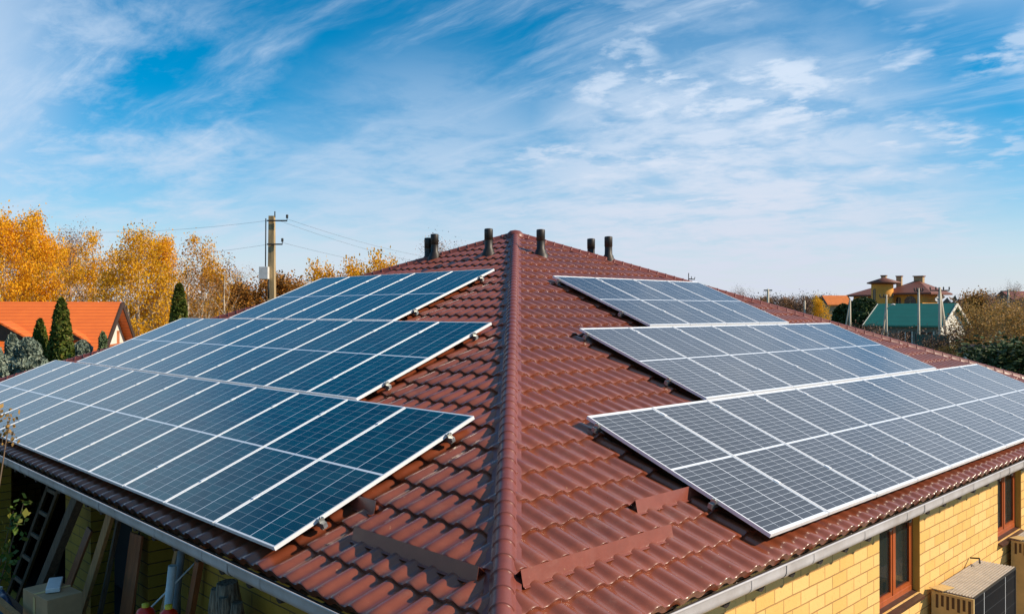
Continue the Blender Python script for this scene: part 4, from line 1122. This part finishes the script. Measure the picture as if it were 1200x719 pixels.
# ------------------------------------------------------------------ tower house on the skyline
rv_ = FW+RT*(455/FPX); cth = 1/rv_.length; rv_.normalize(); pv_ = Vector((rv_.y, -rv_.x, 0)); ph_ = R(19); rv_, pv_ = rv_*math.cos(ph_)+pv_*math.sin(ph_), pv_*math.cos(ph_)-rv_*math.sin(ph_); dT = 132; S_ = dT*cth/FPX     # metres per photo pixel there
m_tw = M('orange_brick', (.86, .37, .06), .85, 0, .12, .5); m_tr = M('redbrown_roof', (.19, .055, .028), .6, 0, .2, .8); m_ch = M('pale_brick', (.52, .35, .18), .85)
tw = thing('tower_house', at(1055, dT, 0), 'large orange brick villa with round turret and dark red hipped roofs', 'house')
def TP(px, py, dd=0): v = at(px, dT+dd); v.z = zat(py, dT) if True else 0; return v
rotT = Matrix.Rotation(math.atan2(pv_.y, pv_.x), 3, 'Z')
def hipped(x0, x1, y0, y1, ze_, zr_, inset, ridge=0.3):
    """roof over a footprint in tower-house coordinates (x right, y away)"""
    mb = MB(); c = at(1055, dT, 0)
    def Q(x, y, z): v = c+pv_*x+rv_*y; v.z = z; return v
    xm0, xm1 = x0+inset, x1-inset; ym = (y0+y1)/2
    A = [Q(x0, y0, ze_), Q(x1, y0, ze_), Q(x1, y1, ze_), Q(x0, y1, ze_), Q(xm0, ym, zr_), Q(xm1, ym, zr_)]
    A += [v-Vector((0, 0, .25)) for v in A[:4]]
    mb.add(A, [(0, 1, 5, 4), (1, 2, 5), (2, 3, 4, 5), (3, 0, 4), (0, 6, 7, 1), (1, 7, 8, 2), (2, 8, 9, 3), (3, 9, 6, 0), (9, 8, 7, 6)])
    return mb
def wbox(x0, x1, y0, y1, z1):
    mb = MB(); c = at(1055, dT, 0)
    def Q(x, y, z): v = c+pv_*x+rv_*y; v.z = z; return v
    A = [Q(x, y, z) for z in (0, z1) for (x, y) in ((x0, y0), (x1, y0), (x1, y1), (x0, y1))]
    mb.add(A, [(0, 1, 5, 4), (1, 2, 6, 5), (2, 3, 7, 6), (3, 0, 4, 7), (4, 5, 6, 7)]); return mb
def X(px): return (px-1055)*S_
ze1 = zat(343.2, dT)
assert cth > 0
wbox(X(1041), X(1082), 0, 7.2, ze1-.1).build('wall', m_tw, tw)
wbox(X(985), X(1041), 3, 9.5, zat(344.5, dT)-.05).build('wall', m_tw, tw)
rf3 = hipped(X(1034), X(1096), -1.4, 9.0, ze1, zat(328.5, dT), 3.4).build('roof', m_tr, tw)
hipped(X(979), X(1044), 1.8, 11.0, zat(344.5, dT), zat(333, dT), 3.5).build('roof', m_tr, tw)
c = at(1055, dT, 0)+pv_*X(1036)-rv_*1.2
mb = MB(); rr = 14.0*S_*.95; mb.lathe(c, [(rr, 0), (rr, zat(331.5, dT))], 28); mb.build('turret_wall', m_tw, tw)
mb = MB(); z0 = zat(331, dT); mb.lathe(at(1055, dT, 0)+pv_*X(1038)-rv_*1.2, [(rr*.9, z0-.3), (20.5*S_, z0-.12), (20.5*S_, z0+.05), (.01, zat(324.5, dT))], 28); mb.build('turret_roof', m_tr, tw)
def chim(px0, px1, yt, yb, dd):
    mb = MB(); c = at(1055, dT, 0)+pv_*X((px0+px1)/2)+rv_*dd; w_ = (px1-px0)*S_; z0, z1 = zat(yb, dT)-1.2, zat(yt, dT)
    mb.box((c.x, c.y, (z0+z1)/2), (w_, w_*.7, z1-z0), rotT); o = mb.build('chimney', m_ch, rf3)
    mb = MB(); mb.box((c.x, c.y, z1+.08), (w_*1.2, w_*.95, .16), rotT); mb.build('chimney_cap', m_tr, rf3)
chim(1045, 1051.5, 323.5, 329, 2.0); chim(1061, 1072, 323.5, 332, 4.4); chim(1030, 1036, 322.8, 326, .5)
def archwin(px, pyb, w_, h_, dd, label=None):
    mb = MB(); c = at(1055, dT, 0)+pv_*X(px)+rv_*dd; zb = zat(pyb, dT); pts = [(-w_/2, 0), (w_/2, 0)]+[(w_/2*math.cos(a), h_-w_/2+w_/2*math.sin(a)) for a in [math.pi*i/8 for i in range(9)]]
    vs = [c+pv_*x+Vector((0, 0, zb+z)) for x, z in pts]; vs2 = [v+rv_*.06 for v in vs]; n = len(pts)
    mb.add(vs+vs2, [tuple(range(n))]+[(i, n+i, n+(i+1) % n, (i+1) % n) for i in range(n)]); o = mb.build('window', m_wg, tw)
    mb = MB(); mb.beam(c-rv_*.03+Vector((0, 0, zb)), c-rv_*.03+Vector((0, 0, zb+h_*.95)), .08, .05); mb.build('glazing_bar', m_ch, o)
archwin(1067.5, 356, 1.75, 1.25, -.08); archwin(1053, 356, .7, 1.1, -.08); archwin(1003, 357, 1.1, 1.3, 2.92); archwin(1031, 354, .50, 2.1, -1.2-rr*.96)
c_ = at(1098, dT-1.0, zat(351, dT)); mb = MB()
ax = Matrix.Rotation(YAW, 3, 'Z')@Matrix.Rotation(R(-75), 3, 'Y'); mb.lathe(c_, [(.001, 0), (.25, .03), (.42, .12), (.44, .13), (.25, .05), (.001, .02)], 16, axis=ax)
mb.tube([c_, c_+FW*1.6], .04, 6); mb.build('satellite_dish', m_white, tw)

# small house with orange roof
c = at(978, 118, 0); k = 118/FPX
so = thing('small_house', c, 'small house with a bright orange roof left of the villa', 'house')
P3, rf4 = gable_house(so, c, RT, 24*k, 3.6, zat(355, 118), zat(346, 118), .35, (M('ochre_wall', (.50, .36, .20), .9), M('orange_roof', (.75, .20, .03), .6), m_brown))
for e in (-.9, .9):
    mb = MB(); mb.box(P3(e, -1.83, 2.6+.9), (.7, .04, .9), rotT); mb.build('window', m_wg, so)
# far reddish roof
c = at(1193, 125, 0)
fh = thing('far_house', c, 'far house with a dull red roof over the bushes at the right', 'house')
P4, _r = gable_house(fh, c, RT, 4.2, 4.4, zat(349, 125), zat(341, 125), .35, (m_gw, M('dull_red_roof', (.28, .08, .06), .7), m_brown))
mb = MB(); mb.box(P4(0, -2.23, zat(356, 125)), (.8, .04, .9), rotT); mb.build('window', m_wg, fh)
# little shed with white wall among the bushes
c = at(1152, 46, 0); sd = thing('garden_shed', c, 'small pale garden shed between the hedge and the tan bushes', 'shed')
P5, _r = gable_house(sd, c, RT, 1.3, 1.6, zat(408, 46), zat(403, 46), .15, (m_plaster, m_brown, m_brown), .06)
mb = MB(); mb.box(P5(.1, -.82, .95), (.6, .03, 1.7), rotT); mb.build('door', m_brown, sd)

# ------------------------------------------------------------------ right side vegetation
random.seed(21)
conical('dark_evergreen', 1012, 98, 350, 50, l_dark, 9000, .55, 'broad dark evergreen between the small orange roof and the green roof', shape='round', seed=12)
conical('dark_evergreen', 988, 100, 357, 26, l_dark, 5000, .5, 'dark evergreen under the small orange roof', shape='round', seed=13)
put_tree('lowg', 'autumn_tree', 961, 104, hs_(347, 104, 8), 2.0, 'bright yellow tree beside the small orange roof', 'tree', None, .5)
GR = 'bare tan trees on the right'
for i, (k, px, d, py, lab, sx) in enumerate([
 ('willow', 1178, 50, 343, 'large tan leafed willow at the right picture edge', 1.15),
 ('willow', 1152, 54, 352, 'tan willow left of the largest willow', .95),
 ('willow', 1203, 44, 350, 'tan willow cut by the right picture edge', 1.1),
 ('bare', 1163, 75, 338, 'bare tree standing tallest among the tan willows', .8),
 ('low', 1146, 90, 341, 'rusty leafed tree behind the green roof gable', .7),
 ('willow', 1131, 62, 388, 'small tan bush hiding the white gable foot', 1.0),
 ('bush', 1122, 56, 377, 'brown bush at the foot of the braced pole', 1.1),
 ('bush', 1050, 72, 386, 'brown bush under the green roof left end', 1.2),
 ('bush', 1018, 78, 378, 'reddish bare bush before the dark evergreen', 1.2),
 ('bush', 1100, 60, 392, 'low brown shrub before the green fence', 1.0),
 ('willow', 1136, 50, 402, 'low olive scrub left of the pale shed', 1.4),
 ('willow', 1116, 54, 400, 'low olive scrub below the braced pole with crossarm', 1.4),
 ('low', 1098, 66, 398, 'rusty low scrub before the green fence foot', 1.2),
 ('bare', 868, 90, 335, 'lone bare treetop above the far right hip', .8),
 ('bare', 1190, 90, 330, 'thin bare tree behind the willow at the picture edge', .7),
]):
    H = {'willow': 8, 'bare': 13, 'low': 8, 'bush': 5}[k]
    put_tree(k, 'bare_bush' if k == 'bush' else ('bare_tree' if k == 'bare' else 'willow_tree'), px, d, hs_(py, d, H), random.uniform(0, 6), lab, 'tree' if k != 'bush' else 'bush', GR, sx)
for i, (px, d, py, lab) in enumerate([
 (1178, 38, 402, 'dark green hedge bush under the large willow'), (1200, 36, 398, 'dark green hedge bush at the right picture edge'),
 (1162, 41, 412, 'dark green hedge bush just right of the shed')]):
    put_tree('bushd', 'hedge_bush', px, d, hs_(py, d, 4), i*1.3, lab, 'bush', 'dark green hedge bushes', 1.35)
# brown trees on the skyline
GS = 'bare brown trees on the right skyline'
words = ['first', 'second', 'third', 'fourth', 'fifth', 'sixth', 'seventh', 'eighth', 'ninth', 'tenth', 'eleventh', 'twelfth', 'thirteenth', 'fourteenth', 'fifteenth', 'sixteenth']
xs = [884, 893, 905, 914, 924, 933, 942, 951, 960, 974, 984]
for i, px in enumerate(xs):
    d = 165+12*((i*7) % 5); py = 345+3*math.sin(i*2.1)+ (i % 3)
    k = 'low' if i % 3 == 1 else 'bush'
    put_tree(k, 'bare_tree', px, d, hs_(py, d, 8 if k == 'low' else 5), i, f'brown skyline tree, {words[i]} from the left between the far pole and the villa', 'tree', GS, .9)
xs = [1124, 1131, 1139, 1149, 1158, 1168, 1176, 1187, 1197, 1206]
for i, px in enumerate(xs):
    d = 120+10*((i*7) % 4); py = 349+3*math.sin(i*1.7)
    put_tree('low' if i % 2 else 'bush', 'bare_tree', px, d, hs_(py, d, 8 if i % 2 else 5), i, f'brown far tree, {words[i]} from the green gable towards the right edge', 'tree', GS, .9)

# far woods all round the plain: nobody could count them
rnd = random.Random(99); fw_ = MB()
pts = []
for _ in range(26000):
    a = YAW+rnd.uniform(-R(46), R(46)); r = rnd.uniform(230, 420); 
    h = (7.5+4.0*mn.noise(Vector((a*22, r/70, 0))))
    pts.append((CAM.x+r*math.cos(a), CAM.y+r*math.sin(a), rnd.random()**.8*h-.4))
leaves(fw_, pts, 2.2, rnd)
tag(fw_.build('distant_woods', l_far if 'l_far' in globals() else leaf_mat('far_woods', [(.15, .10, .07), (.20, .13, .08), (.10, .085, .055), (.24, .15, .08)], 0)), 'brown autumn woods along the horizon', 'woods', kind='stuff')
# rough grass and weeds on the plots behind the house
gr = MB(); pts = []
for _ in range(9000):
    px = rnd.uniform(960, 1290); d = rnd.uniform(36, 100); v = at(px, d, 0)
    pts.append((v.x, v.y, rnd.uniform(0, .5)))
leaves(gr, pts, .55, rnd, 0, 1.3); tag(gr.build('rough_grass', l_juni), 'rough grass and weeds on the plots beyond the house', 'grass', kind='stuff')

# ------------------------------------------------------------------ render settings
sc.view_settings.view_transform = 'Standard'; sc.view_settings.look = 'None'; sc.view_settings.gamma = 1
sc.view_settings.exposure = 0.24; sc.view_settings.use_curve_mapping = False
sc.render.engine = 'CYCLES'
sc.cycles.use_denoising = True
sc.cycles.max_bounces = 6; sc.cycles.diffuse_bounces = 3; sc.cycles.glossy_bounces = 3; sc.cycles.transparent_max_bounces = 6
sc.cycles.sample_clamp_indirect = 6
